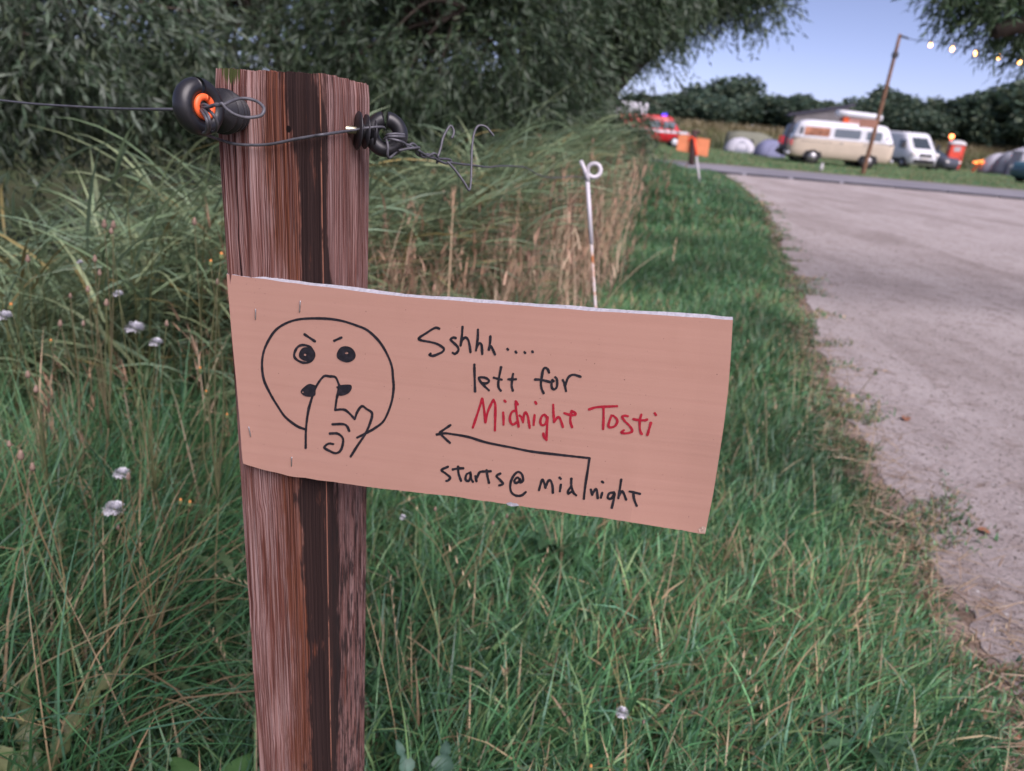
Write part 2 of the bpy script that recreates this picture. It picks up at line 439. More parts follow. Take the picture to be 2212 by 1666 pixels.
    h = t.math('ADD', t.math('MULTIPLY', ring, 0.5), t.math('ADD', t.math('MULTIPLY', fine, 0.4), t.math('MULTIPLY', gr, 0.3)))
    t.bump(h, 0.7, 0.0016); return t.m
M['post'] = post_mat()
def card_mat():
    t = NT('kraft_cardboard')
    c = t.n('ShaderNodeTexCoord'); m = t.n('ShaderNodeMapping'); t.l(c.outputs['UV'], m.inputs['Vector']); v = m.outputs[0]
    m2 = t.n('ShaderNodeMapping'); m2.inputs['Scale'].default_value = (3, 140, 1); t.l(c.outputs['UV'], m2.inputs['Vector'])
    m3 = t.n('ShaderNodeMapping'); m3.inputs['Scale'].default_value = (14, 420, 1); t.l(c.outputs['UV'], m3.inputs['Vector'])
    w = t.noise(m2.outputs[0], 1.0, 2, 0.5); w2 = t.noise(m3.outputs[0], 1.0, 3, 0.6)
    f = t.noise(v, 900, 3, 0.7); g = t.noise(v, 30, 4); sp = t.noise(v, 420, 1, 0.5)
    k = t.mix(t.range(w, 0.30, 0.66), (0.368,0.208,0.160), (0.383,0.219,0.169))
    k = t.mix(t.math('MULTIPLY', t.range(f, 0.5, 0.75), 0.35), k, (0.43,0.262,0.21))
    k = t.mix(t.math('MULTIPLY', t.range(g, 0.5, 0.75), 0.3), k, (0.345,0.193,0.145))
    k = t.mix(t.math('MULTIPLY', t.range(w2, 0.64, 0.76), 0.12), k, (0.25,0.13,0.10))
    k = t.mix(t.math('MULTIPLY', t.range(sp, 0.76, 0.80), 0.8), k, (0.06,0.035,0.03))
    t.setc(k); t.rough(0.85, 0.2)
    t.bump(t.math('ADD', t.math('MULTIPLY', w, 0.8), t.math('MULTIPLY', f, 0.3)), 0.22, 0.0010); return t.m
M['card'] = card_mat()
M['card_edge'] = simple('card_white_liner', (0.33,0.325,0.36), 0.9, 0.15, 0.12, 260, bump=0.5)
M['card_flute'] = simple('card_flutes', (0.42,0.30,0.24), 0.9, 0.1, 0.4, 420, bump=0.6)
def ink(name, c, c2):
    t = NT(name); v = t.coord('Object'); n = t.noise(v, 260, 4, 0.7)
    t.setc(t.mix(t.range(n, 0.4, 0.75), c, c2)); t.rough(0.55, 0.35); return t.m
M['ink_black'] = ink('marker_black', (0.009,0.008,0.012), (0.026,0.022,0.030))
M['ink_red'] = ink('marker_red', (0.27,0.006,0.020), (0.36,0.016,0.032))

# ================================================================== ground, path, road
def grid_mesh(name, xs, ys, zf, mat, off=0.0):
    X, Y = np.meshgrid(xs, ys); Z = zf(X, Y)+off
    V = np.stack([X.ravel(), Y.ravel(), Z.ravel()], 1)
    nx = len(xs); i, j = np.meshgrid(np.arange(nx-1), np.arange(len(ys)-1)); a = (j*nx+i).ravel()
    return mesh_obj(name, V, np.stack([a, a+1, a+nx+1, a+nx], 1), mat, smooth=True)
xs = np.unique(np.concatenate([np.linspace(-500,-40,12), np.linspace(-40,-8,17), np.linspace(-8,10,91), np.linspace(10,40,31), np.linspace(40,130,46), np.linspace(130,700,14)]))
ys = np.unique(np.concatenate([np.linspace(-40,-2,6), np.linspace(-2,12,71), np.linspace(12,60,49), np.linspace(60,120,61), np.linspace(120,1100,20)]))
g = grid_mesh('ground', xs, ys, gz, M['ground']); tag(g, kind='structure')

PLY = np.array([-3, 0.8, 1.34, 1.76, 2.66, 3.18, 4.16, 5.4, 7.6, 11.9, 17.0, 20.8])
PLX = np.array([1.15,1.20,1.24, 1.23, 1.46, 1.53, 1.79, 2.16, 2.70, 3.88, 4.75, 5.3])
PRY = np.array([-3, -1, 2, 4, 7, 11, 17.5, 19.2, 20.8])
PRX = np.array([3.2,3.2,3.7,4.5,6.5,9.3,13.2,14.0,16.5])
def path_l(y): return np.interp(y, PLY, PLX)+0.035*np.sin(y*4.1)*np.exp(-y/9)+0.025*np.sin(y*11.7+1)*np.exp(-y/8)+0.016*np.sin(y*31+2)*np.exp(-y/6)+0.012*np.sin(y*73)*np.exp(-y/5)
def path_r(y): return np.interp(y, PRY, PRX)
def strip(name, ys, lf, rf, nx, mat, off, kind='structure'):
    V = []
    for y in ys:
        l, r = float(lf(y)), float(rf(y))
        for k in range(nx+1):
            x = l+(r-l)*k/nx; V.append((x, y, float(gbase(x, y))+off))
    n = nx+1
    Fc = [(j*n+i, j*n+i+1, (j+1)*n+i+1, (j+1)*n+i) for j in range(len(ys)-1) for i in range(nx)]
    return tag(mesh_obj(name, np.array(V), np.array(Fc), mat, smooth=True), kind=kind)
ROAD0, ROAD1 = 20.9, 26.7
strip('dirt_path', np.unique(np.concatenate([np.linspace(-3, 8, 500), np.linspace(8, ROAD0-0.02, 50)])), path_l, path_r, 24, M['path'], 0.006)
strip('road', np.linspace(ROAD0, ROAD1, 24), lambda y: 3.2, lambda y: 90.0, 120, M['road'], 0.004)
def edge_mat():
    t = NT('worn_soil_edge'); v = t.coord('Object'); a = t.noise(v, 7, 6, 0.7); b = t.noise(v, 60, 4, 0.7)
    k = t.mix(t.range(a, 0.35, 0.65), (0.12,0.085,0.062), (0.27,0.215,0.19)); k = t.mix(t.range(b, 0.5, 0.75), k, (0.06,0.045,0.03))
    t.setc(k); t.rough(0.95, 0.1); t.bump(b, 0.7, 0.02); return t.m
M['edge'] = edge_mat()
strip('worn_path_edge', np.linspace(-3, 14, 400), lambda y: path_l(y)-0.22-0.06*math.sin(y*3.3)-0.05*math.sin(y*9.1), lambda y: path_l(y)+0.015, 6, M['edge'], 0.003)
# road verge: worn dry strip beyond the road
def verge_mat():
    t = NT('worn_verge'); v = t.coord('Object'); a = t.noise(v, 1.2, 6, 0.7)
    t.setc(t.mix(t.range(a, 0.3, 0.7), (0.085,0.10,0.05), (0.19,0.165,0.12))); t.rough(0.95, 0.1); return t.m
M['verge'] = verge_mat()
strip('worn_verge', np.linspace(ROAD1-0.1, ROAD1+1.1, 8), lambda y: 3.0, lambda y: 90.0, 100, M['verge'], 0.008)
# dark kerb stones between path and road, with gaps
kx = 4.9; kn = 0
while kx < 14.5:
    L = 1.35 if kn > 2 else (0.95, 1.15, 1.25)[kn]
    m = MB(); m.box(-L/2, L/2, -0.09, 0.09, -0.05, 0.055, 0, 0.015)
    yk = ROAD0-0.02-0.10*max(0, kx-9.5); o = m.build('kerb_stone', M['kerb'], None, loc=(kx+L/2, yk, float(gbase(0, yk))))
    o.rotation_euler = (0, 0, random.uniform(-.01,.01)-0.03)
    tag(o, 'dark kerb stone in the low row where the dirt path meets the road', 'kerb', 'kerb stones along the road')
    kx += L+(0.16 if kn < 3 else 0.02); kn += 1

# ================================================================== fence post
DC = 0.66
azC, azL, azR = math.radians(-15.40), math.radians(-22.84), math.radians(-12.14)
PH, PS = math.radians(9.5), 0.101
pc = np.array([math.sin(azC), math.cos(azC)])*DC
e_l = np.array([-math.cos(PH), math.sin(PH)]); e_r = np.array([math.sin(PH), math.cos(PH)])
pl, pr = pc+PS*e_l, pc+PS*e_r; pb = pl+PS*e_r
NL = np.array([-math.sin(PH), -math.cos(PH), 0]); NR = np.array([math.cos(PH), -math.sin(PH), 0])   # outward normals of left and right faces
ztop = {'L': 1.1610, 'C': 1.1632, 'R': 1.1590, 'B': 1.160}
def post():
    base = np.array([*(pl+pr)/2, 0.0]); V, UV, Fc = [], [], []
    # perimeter samples: L->C (u -PS..0), C->R (0..PS), R->B, B->L
    cor = [(pl, ztop['L']), (pc, ztop['C']), (pr, ztop['R']), (pb, ztop['B']), (pl, ztop['L'])]
    per = []
    for s in range(4):
        n = 150 if s < 2 else 24
        for k in range(n):
            f = k/n; per.append((cor[s][0]*(1-f)+cor[s+1][0]*f, cor[s][1]*(1-f)+cor[s+1][1]*f, -PS+PS*(s+f), s, f))
    per.append((cor[4][0], cor[4][1], 3*PS, 3, 1.0))
    rows = 120; nper = len(per)
    rr = np.random.default_rng(3)
    prof = rr.normal(0, 1, nper); prof = np.convolve(prof, [.25,.5,.25], 'same')*0.00035
    lowf = np.interp(np.arange(nper), np.linspace(0, nper-1, 40), rr.normal(0, 0.0006, 40))
    ctr = (pl+pr)/2
    for j in range(rows+1):
        t = j/rows; drift = 6*math.sin(t*3.0)+3*math.sin(t*11)
        for i, (p, zt, u, s, f) in enumerate(per):
            z = -0.35+(zt+0.35)*t
            e = min(f, 1-f)*PS
            rnd = 0.0022*math.exp(-e/0.0016)                     # worn arrises
            ii = int(i+drift) % nper
            d = prof[ii]+lowf[(i+int(2*drift)) % nper]-rnd
            if j == rows: d -= 0.0012
            q = p+(p-ctr)/np.linalg.norm(p-ctr)*d
            V.append((q[0]-base[0], q[1]-base[1], z+(0.0006*rr.normal() if j == rows else 0))); UV.append((u, z))
    for j in range(rows):
        for i in range(nper-1):
            Fc.append((j*nper+i, j*nper+i+1, (j+1)*nper+i+1, (j+1)*nper+i))
    Fc.append(tuple(rows*nper+i for i in range(nper-1)))
    o = mesh_obj('fence_post', V, Fc, M['post'], uv=UV, loc=base)
    tag(o, 'weathered square wooden fence post with dark stain, carrying the handwritten cardboard sign', 'fence post')
    return o
post()

# ================================================================== cardboard sign
def zf(x0, y0, s): return lambda pts: [((x0+a*s)/1.8445, (y0+b*s)/1.8445) for a, b in pts]
ZA, ZB, ZC, ZD, ZE = zf(860,1060,.5041), zf(1640,1280,.2281), zf(1860,1400,.2281), zf(2120,1560,.2351), zf(1700,1680,.3978)
ZG = zf(1600,1180,.6058)
corn = [(489.5,593),(1583,693),(1523,1155),(525,1002)]
A4 = np.array([ray(*k) for k in corn])
_z = np.linalg.svd(np.stack([A4[0],-A4[1],A4[2],-A4[3]], 1))[2][-1]; _z = _z/_z[0]*0.668
SP = [CP+A4[i]*_z[i] for i in range(4)]
s_e1 = (SP[1]-SP[0]); s_w = np.linalg.norm(s_e1); s_e1 = s_e1/s_w
s_e2 = (SP[3]-SP[0]); s_h = np.linalg.norm(s_e2); s_e2 = s_e2/s_h
s_n = np.cross(s_e1, s_e2); s_n /= np.linalg.norm(s_n)
if s_n[1] > 0: s_n = -s_n
# push the sheet so that its back touches the post's left face, keep perspective
def face_y(x): return pc[1]+(x-pc[0])*(e_l[1]/e_l[0])
TH = 0.0042
_mid = SP[0]+s_e1*0.05+s_e2*0.09
sc_ = (face_y(_mid[0])-0.0068)/_mid[1]
for _ in range(3):
    SP2 = [CP+(p-CP)*sc_ for p in SP]; _mid = SP2[0]+s_e1*0.05+s_e2*0.09
    sc_ *= (face_y(_mid[0])-0.0068)/_mid[1]
S0 = CP+(SP[0]-CP)*sc_; s_w *= sc_; s_h *= sc_
def bulge(a, b):
    u = a/s_w; v = b/s_h
    return 0.0045*math.sin(math.pi*min(max((u-0.05)/0.9, 0), 1))*(1.1-0.5*v) - 0.006*max(0, u-0.86)/0.14*max(0, v-0.55)/0.45
def on_sign(px, py, lift=0.0):
    d = ray(px, py); off = lift
    for _ in range(4):
        o = S0+s_n*off; t = ((o-CP)@s_n)/(d@s_n); p = CP+d*t
        a, b = (p-S0)@s_e1, (p-S0)@s_e2; off = lift+bulge(a, b)
    return p, a, b
def pl_interp(pts):
    P = np.array(pts, float); s = np.r_[0, np.cumsum(np.linalg.norm(np.diff(P, axis=0), axis=1))]; s /= s[-1]
    return lambda t: np.array([np.interp(t, s, P[:,0]), np.interp(t, s, P[:,1])])
topE = pl_interp([(489.5,593),(560,601.5),(650,614),(794,632),(867,641),(1000,651.5),(1229,668),(1400,679),(1583,692)])
botE = pl_interp([(525,1002),(535,1006),(619,1027),(740,1045),(867,1061),(985,1074),(1104,1091),(1300,1118),(1440,1141),(1523,1155)])
lefE = pl_interp([(489.5,593)]+ZA([(130,600),(160,900),(190,1250),(205,1480)])+[(525,1002)])
rigE = pl_interp([(1583,692)]+ZG([(2165,400),(2150,600),(2120,850),(2085,1080),(2050,1300)])+[(1523,1155)])
sign_base = np.array([pc[0], pc[1]-0.01, 0.80])
def build_sign():
    nu, nv = 80, 30; fr, bk, UV = [], [], []
    c00, c10, c11, c01 = topE(0), topE(1), botE(1), botE(0)
    rr = np.random.default_rng(5)
    jit = np.convolve(rr.normal(0, 1.1, nu+5), np.ones(3)/3, 'same')
    for j in range(nv+1):
        for i in range(nu+1):
            u, v = i/nu, j/nv
            q = (1-v)*topE(u)+v*botE(u)+(1-u)*lefE(v)+u*rigE(v)-((1-u)*(1-v)*c00+u*(1-v)*c10+u*v*c11+(1-u)*v*c01)
            if j in (0, nv): q = q+np.array([0, jit[i]*(0.7 if j == 0 else 1.0)])
            p, a, b = on_sign(*q); fr.append(p-sign_base); bk.append(p-s_n*(TH+0.0003*rr.normal()*(j in (0, nv)))-sign_base-(s_e2*(0.0020+0.0004*math.sin(i*0.37)) if j == 0 else 0)); UV.append((a, b))
    n = nu+1; N = len(fr); V = fr+bk; UV = UV+UV
    Fc, mi = [], []
    for j in range(nv):
        for i in range(nu):
            a = j*n+i; Fc.append((a, a+n, a+n+1, a+1)); mi.append(0)
            Fc.append((N+a, N+a+1, N+a+n+1, N+a+n)); mi.append(1)
    for i in range(nu):
        a = i; Fc.append((a, a+1, N+a+1, N+a)); mi.append(1)
        a = nv*n+i; Fc.append((a+1, a, N+a, N+a+1)); mi.append(2)
    for j in range(nv):
        a = j*n; Fc.append((a+n, a, N+a, N+a+n)); mi.append(2)
        a = j*n+nu; Fc.append((a, a+n, N+a+n, N+a)); mi.append(1 if j < nv*0.7 else 2)
    o = mesh_obj('cardboard_sign', V, Fc, [M['card'], M['card_edge'], M['card_flute']], uv=UV, midx=mi, loc=sign_base)
    return tag(o, 'brown cardboard sign with handwritten marker text and shushing face stapled to the fence post', 'sign')
SIGN = build_sign()

def ribbon(strokes, width, name, mat, blobs=(), lift=0.00035, rs=1):
    V, Fc = [], []; rr = np.random.default_rng(rs)
    def addp(q, l=lift): p, _, _ = on_sign(q[0], q[1], l); V.append(p-sign_base); return len(V)-1
    for si, st in enumerate(strokes):
        w = width
        P = smooth_line(st, 7) if len(st) > 2 else np.array([np.array(st[0])*(1-t)+np.array(st[1])*t for t in np.linspace(0, 1, 6)])
        P = np.array(P); T = np.gradient(P, axis=0); T /= np.linalg.norm(T, axis=1)[:,None]+1e-9
        Nn = np.stack([-T[:,1], T[:,0]], 1); n = len(P)
        wv = w/2*(1+0.10*np.sin(np.linspace(0, 5+n*0.2, n)+si)+0.05*rr.normal(size=n))
        l2 = lift+0.00002*(si % 9)
        L = [addp(P[i]+Nn[i]*wv[i], l2) for i in range(n)]; Rr = [addp(P[i]-Nn[i]*wv[i], l2) for i in range(n)]
        for i in range(n-1): Fc.append((L[i], L[i+1], Rr[i+1], Rr[i]))
        for (c, t, a, b, ww) in ((P[0], -T[0], L[0], Rr[0], wv[0]), (P[-1], T[-1], Rr[-1], L[-1], wv[-1])):
            nn = np.array([-t[1], t[0]]); arc = []
            for th in (45, 90, 135):
                r = math.radians(th); sgn = 1
                arc.append(c+ww*(math.cos(r)*(-nn)+0.8*math.sin(r)*t))
            ids = [addp(q, l2) for q in arc]
            Fc.append(tuple([a]+ids[::-1]+[b]) if False else tuple([b if False else a, *ids, b]))
    for bi, (outer, hole) in enumerate(blobs):
        n = len(outer); l2 = lift+0.0002+0.00003*bi
        O = [addp(q, l2) for q in outer]; I = [addp(q, l2) for q in hole]
        for k in range(n): Fc.append((O[k], O[(k+1) % n], I[(k+1) % n], I[k]))
    return mesh_obj(name, V, Fc, mat, SIGN)

def ell(cx, cy, rx, ry, n=28, wob=0.05, ph=0.0):
    return [(cx+rx*(1+wob*math.sin(3*t+ph))*math.cos(t), cy+ry*(1+wob*math.sin(2*t+ph))*math.sin(t)) for t in np.linspace(0, 2*math.pi, n, endpoint=False)]
def blob(poly, hole=None, rad=3):
    P = smooth_line(list(poly)+[poly[0]], 4)[:-1]; c = P.mean(0) if hole is None else np.array(hole)
    return ZA(P), ZA([c+(p-c)/np.linalg.norm(p-c)*rad for p in P])
W = 5.3
face = [ZA(s) for s in [
 [(708,1292),(640,1265),(550,1195),(490,1110),(430,1010),(380,900),(365,790),(375,690),(410,600),(470,510),(550,455),(640,425),(740,415),(880,417),(1000,435),(1110,470),(1200,510),(1290,595),(1350,690),(1390,790),(1400,880),(1405,970),(1385,1090),(1330,1220),(1260,1280),(1200,1315),(1115,1358)],
 [(700,540),(742,568),(785,597)], [(935,592),(965,578),(995,565)],
 [(710,1440),(712,1300),(725,1180),(745,1090),(790,960),(850,875),(900,873),(945,880),(970,930),(975,960),(955,1050),(943,1140)],
 [(943,1138),(1010,1135),(1050,1160),(1098,1210)], [(1098,1210),(1120,1150),(1155,1108),(1190,1130),(1235,1165),(1220,1240),(1180,1330),(1120,1420),(1065,1508)],
 [(920,1252),(1000,1250),(1035,1265),(1055,1305)], [(900,1325),(960,1325),(1000,1355),(1005,1400),(985,1460),(945,1480),(895,1460),(858,1435),(890,1405),(930,1408)],
]]
eyeo = ell(698, 695, 78, 70); face.append(ZA(eyeo+eyeo[:2]))
blobs = [(ZA(ell(718,698,62,56)), ZA(ell(705,702,10,9))), (ZA(ell(1030,698,75,64)), ZA(ell(1034,688,14,8))),
 blob([(792,945),(740,932),(700,955),(670,990),(690,1022),(740,1035),(785,1022),(788,980)], (688,998), 6),
 blob([(950,955),(985,942),(1060,938),(1075,965),(1050,1005),(1000,1025),(965,1020),(966,985)], None, 1)]
ribbon(face, W, 'face_drawing', M['ink_black'], blobs, rs=2)
blk = [ZB(s) for s in [
 [(485,132),(440,115),(380,130),(270,200),(130,295),(170,335),(330,365),(450,400),(540,455),(565,490),(540,535),(450,580),(370,605),(310,590),(335,565)],
 [(775,297),(730,285),(680,320),(720,365),(790,430),(820,490),(800,540),(755,570),(715,550)],
 [(890,95),(880,250),(855,430)], [(860,400),(885,330),(940,285),(990,330),(1015,430),(1030,545)],
 [(1160,145),(1155,300),(1125,515)], [(1130,480),(1165,400),(1200,385),(1225,430),(1235,575)],
 [(1378,260),(1370,380),(1350,500)], [(1365,460),(1390,440),(1420,500),(1460,585)],
 [(1672,482),(1688,500)], [(1817,530),(1833,552)], [(1970,537),(1990,560)], [(2104,522),(2122,545)]]]
blk += [ZC(s) for s in [
 [(132,230),(137,450),(145,705)], [(265,555),(340,560),(390,520),(340,470),(260,455),(210,465),(240,530),(300,600),(390,685)],
 [(600,275),(565,450),(550,570),(560,640),(595,690)], [(470,460),(540,480),(615,497)],
 [(810,390),(795,480),(785,600),(805,690)], [(722,488),(790,492),(862,488)],
 [(1440,375),(1410,310),(1360,290),(1330,340),(1310,450),(1295,560),(1310,660),(1345,735)], [(1190,492),(1290,497),(1450,535)],
 [(1520,530),(1490,500),(1480,570),(1490,640),(1525,665),(1570,630),(1580,550),(1570,480),(1545,450)],
 [(1675,500),(1705,560),(1735,700)], [(1725,590),(1760,480),(1810,425),(1870,410),(1930,425),(1995,448)]]]
low = [ZE(s) for s in [
 [(215,452),(150,485),(190,520),(235,560),(215,590),(195,595)], [(315,450),(320,520),(345,595)], [(260,480),(315,470),(370,468)],
 [(440,510),(400,530),(390,580),(420,595),(440,550),(440,520),(445,570),(465,605)], [(488,545),(500,600)], [(500,570),(530,510),(560,500)],
 [(600,485),(610,550),(625,615)], [(560,500),(600,500),(645,497)], [(740,520),(700,545),(740,590),(765,625),(725,640)],
 [(940,590),(910,560),(880,590),(890,615),(920,605),(935,575),(935,610),(965,590),(955,530),(915,505),(870,545),(840,620),(845,700),(890,740),(950,740),(995,705)],
 [(1125,690),(1150,600),(1165,585),(1185,640),(1190,660)], [(1190,665),(1215,600),(1240,590),(1260,640),(1265,715)],
 [(1345,630),(1335,700)], [(1330,560),(1345,575)], [(1450,570),(1450,640),(1470,710),(1500,740)], [(1450,650),(1420,690),(1420,722),(1455,700)],
 [(1645,680),(1660,735)], [(1662,725),(1690,680),(1705,690),(1715,770)], [(1760,710),(1745,765)], [(1755,600),(1770,612)],
 [(1880,710),(1830,720),(1815,765),(1850,770),(1885,720),(1870,800),(1855,865)], [(1950,580),(1935,680),(1920,770)], [(1925,750),(1955,700),(1975,720),(2000,785)],
 [(2030,700),(2080,710),(2140,725)], [(2070,710),(2080,780),(2105,845)]]]
ribbon(blk[:12], W, 'black_lettering', M['ink_black'], rs=3); ribbon(blk[12:], W, 'black_lettering', M['ink_black'], rs=13); ribbon(low, W, 'black_lettering', M['ink_black'], rs=23)
arrow = [ZE(s) for s in [[(240,35),(185,72),(130,110)], [(100,130),(180,118),(250,125),(420,155),(600,210),(850,260),(1050,300),(1300,330),(1480,350),(1628,366)], [(130,115),(180,165),(235,215)], [(1632,366),(1612,500),(1590,640),(1575,775)]]]
ribbon(arrow, W, 'arrow', M['ink_black'], rs=4)
red = [ZC(s) for s in [
 [(105,1335),(190,1080),(270,825)], [(270,825),(300,1000),(325,1245)], [(325,1245),(370,1050),(460,850)], [(465,845),(497,930),(497,1150),(492,1385)],
 [(635,1065),(642,1180),(642,1285)], [(655,858),(680,885)], [(855,870),(860,1000),(885,1180),(905,1320)], [(860,880),(895,930)],
 [(855,1035),(790,1060),(755,1150),(765,1240),(810,1280),(870,1240)], [(920,1120),(960,1160),(985,1245)], [(985,1230),(1000,1110),(1030,1070),(1065,1130),(1085,1240),(1100,1340)],
 [(1185,1110),(1175,1200),(1168,1290)], [(1195,880),(1215,920)],
 [(1400,1160),(1360,1110),(1310,1140),(1285,1220),(1300,1280),(1345,1290),(1390,1240),(1410,1150)], [(1410,1150),(1405,1300),(1395,1450),(1395,1550)], [(1395,1550),(1350,1500),(1335,1430)],
 [(1510,930),(1515,1080),(1525,1240)], [(1530,1235),(1580,1160),(1620,1160),(1650,1230),(1680,1325)],
 [(1700,1080),(1800,1110),(1890,1115),(1895,1080),(1830,1040)], [(1830,1040),(1815,1130),(1810,1230),(1840,1330)]]]
red += [ZD(s) for s in [
 [(965,305),(1080,270),(1200,260),(1445,250)], [(1212,270),(1212,450),(1205,640)], [(1350,405),(1320,480),(1295,570),(1320,610),(1400,590),(1445,520),(1430,460),(1375,410)],
 [(1625,420),(1570,410),(1530,435),(1570,500),(1650,580),(1695,650),(1680,690),(1600,710),(1530,705),(1520,685),(1560,655)],
 [(1855,385),(1830,480),(1825,600),(1840,690),(1865,725)], [(1715,468),(1800,485),(1900,490),(1955,475)], [(2015,530),(1985,640),(1955,740)], [(2080,368),(2100,400)]]]
ribbon(red, W, 'red_lettering', M['ink_red'], rs=5)
def scuff(name, poly, mat):
    P = smooth_line(list(poly)+[poly[0]], 4)[:-1]; c = P.mean(0); P = P+np.random.default_rng(9).normal(0, 0.5, P.shape)
    ribbon([], W, name, mat, [(list(map(tuple, P)), [tuple(c+(q-c)*0.05) for q in P])], lift=0.0001)
scuff('torn_patch', ZG([(690,1362),(720,1356),(765,1366),(770,1380),(735,1384),(700,1376)]), M['card_edge'])
scuff('corner_scuff', ZG([(1950,1535),(1985,1512),(2004,1530),(1993,1562),(1965,1556)]), M['card_flute'])
for a, b in [((315,340),(313,422)), ((668,275),(662,365)), ((260,1270),(276,1348)), ((600,1510),(598,1583))]:
    (qa,), (qb,) = ZA([a]), ZA([b])
    p0, p1, p2, p3 = on_sign(*qa, -0.002)[0], on_sign(*qa, 0.0008)[0], on_sign(*qb, 0.0008)[0], on_sign(*qb, -0.002)[0]
    m = MB(); m.tube(np.array([p0, p1*0.97+p2*0.03, p1*.9+p2*.1, p1*.5+p2*.5, p1*.1+p2*.9, p2*.97+p1*.03, p3])-sign_base, 0.00055, 6); m.build('staple', M['staple'], SIGN, smooth=True)

# ================================================================== insulators
Z4 = zf(680, 260, .4521)
def hit_face(px, py, origin2, n3, off=0.0):
    o = np.array([origin2[0], origin2[1], 0])+n3*off; d = ray(px, py); t = ((o-CP)@n3)/(d@n3); return CP+d*t
def torus_geo(c, axis, R, r, up, a0, a1, n=40, m=16, flat=1.0):
    ax = np.asarray(axis, float); ax /= np.linalg.norm(ax); u = np.asarray(up, float); u -= ax*(u@ax); u /= np.linalg.norm(u); w = np.cross(ax, u)
    V, Fc = [], []
    for i in range(n+1):
        t = a0+(a1-a0)*i/n; dirv = math.cos(t)*u+math.sin(t)*w
        for k in range(m):
            s = 2*math.pi*k/m; V.append(c+dirv*(R+r*math.cos(s))+ax*(r*flat*math.sin(s)))
    for i in range(n):
        for k in range(m):
            Fc.append((i*m+k, i*m+(k+1) % m, (i+1)*m+(k+1) % m, (i+1)*m+k))
    Fc.append(tuple(range(m))); Fc.append(tuple(n*m+k for k in range(m-1, -1, -1)))
    return V, Fc
(q1,) = Z4([(575, 430)])
fl = hit_face(*q1, pc, NL)                      # screw enters the left face here
ndir = NL*1.0+np.array([0, 0, 0.02]); ndir /= np.linalg.norm(ndir)
root = thing('ring_insulator', 'black ring insulator with orange insert and ribbed neck, wire wrapped around it', 'insulator', fl)
lb = fl
(cq,) = Z4([(248, 368)])
cen = fl+ndir*0.060
d_ = ray(*cq); cen = CP+d_*((cen-CP)@RC[:,2])/(d_@RC[:,2])        # keep depth, aim through the ring's centre
ndir = cen-fl; nlen = np.linalg.norm(ndir); ndir /= nlen
axL = np.cross(ndir, [0,0,1.0]); axL /= np.linalg.norm(axL)
if axL[0] < 0: axL = -axL
_tc = CP-cen; _tc /= np.linalg.norm(_tc); axL = axL*0.85+_tc*0.42+np.array([0,0,0.06]); axL /= np.linalg.norm(axL)
RB, RT = 0.0150, 0.0066
v, f = torus_geo(cen-lb, axL, RB, RT, [0,0,1], 0.10, 2*math.pi-0.06, 56, 20, 1.25); mesh_obj('ring', v, f, M['black_plastic'], root, True)
v, f = torus_geo(cen-lb+axL*0.0062, axL, 0.0073, 0.0026, [0,0,1], -0.35, 2*math.pi-0.55, 40, 12, 0.9); mesh_obj('insert', v, f, M['orange_plastic'], root, True)
prof = [(0.001,0.0)]
for k in range(4):
    t0 = 0.003+0.0082*k; R_ = (0.0150,0.0168,0.0182,0.0172)[k]
    prof += [(t0, 0.007), (t0+0.0006, R_), (t0+0.0016, R_), (t0+0.004, 0.0075)]
prof += [(0.036, 0.0085), (nlen-RB-0.002, 0.0085), (nlen-RB+0.002, 0.004)]
v, f = lathe_geo(prof, np.zeros(3), ndir, 32); mesh_obj('ribbed_neck', v, f, M['black_plastic'], root, True)
v, f = lathe_geo([(-0.02,0.003),(0.004,0.003),(0.004,0)], np.zeros(3), ndir, 12); mesh_obj('screw', v, f, M['brass'], root, True)
INS_L = cen

(q2,) = Z4([(1560, 565)])
fr_ = hit_face(*q2, pc, NR)
root = thing('ring_insulator', 'broken black ring insulator with open top and bare screw shaft, twisted wire tied to it', 'insulator', fr_)
dep = proj(fr_)[2]
cen2 = at(*Z4([(1898, 612)])[0], dep+0.016)
nd2 = cen2-fr_; nl2 = np.linalg.norm(nd2); nd2 /= nl2
axR = np.cross(nd2, [0,0,1.0]); axR /= np.linalg.norm(axR)
if axR[1] > 0: axR = -axR
axR = axR+np.array([-0.30,0,0.10]); axR -= nd2*(axR@nd2)*0.3; axR /= np.linalg.norm(axR)
v, f = torus_geo(cen2-fr_, axR, 0.0132, 0.0070, [0.05,0,1], 0.24, 2*math.pi-0.02, 56, 20, 1.15); mesh_obj('ring', v, f, M['black_plastic'], root, True)
t0 = nl2*0.23; prof = [(t0-0.002, 0)]
for k in range(3):
    t = t0+k*nl2*0.20; R_ = (0.0168,0.0152,0.0120)[k]
    prof += [(t, 0.0065), (t+0.0006, R_), (t+0.0017, R_), (t+0.0035, 0.0068)]
prof += [(nl2-0.0132-0.003, 0.0075), (nl2-0.0132+0.001, 0.003)]
v, f = lathe_geo(prof, np.zeros(3), nd2, 32); mesh_obj('ribbed_neck', v, f, M['black_plastic'], root, True)
sp = [(-0.015, 0.0032)]
for k in range(14): sp += [(-0.004+k*0.0009, 0.0030 if k % 2 else 0.0037)]
sp += [(nl2*0.25, 0.0034)]
v, f = lathe_geo(sp, np.zeros(3), nd2, 14); mesh_obj('screw', v, f, M['brass'], root, True)
INS_R = cen2
DL, DR = proj(INS_L)[2], proj(INS_R)[2]

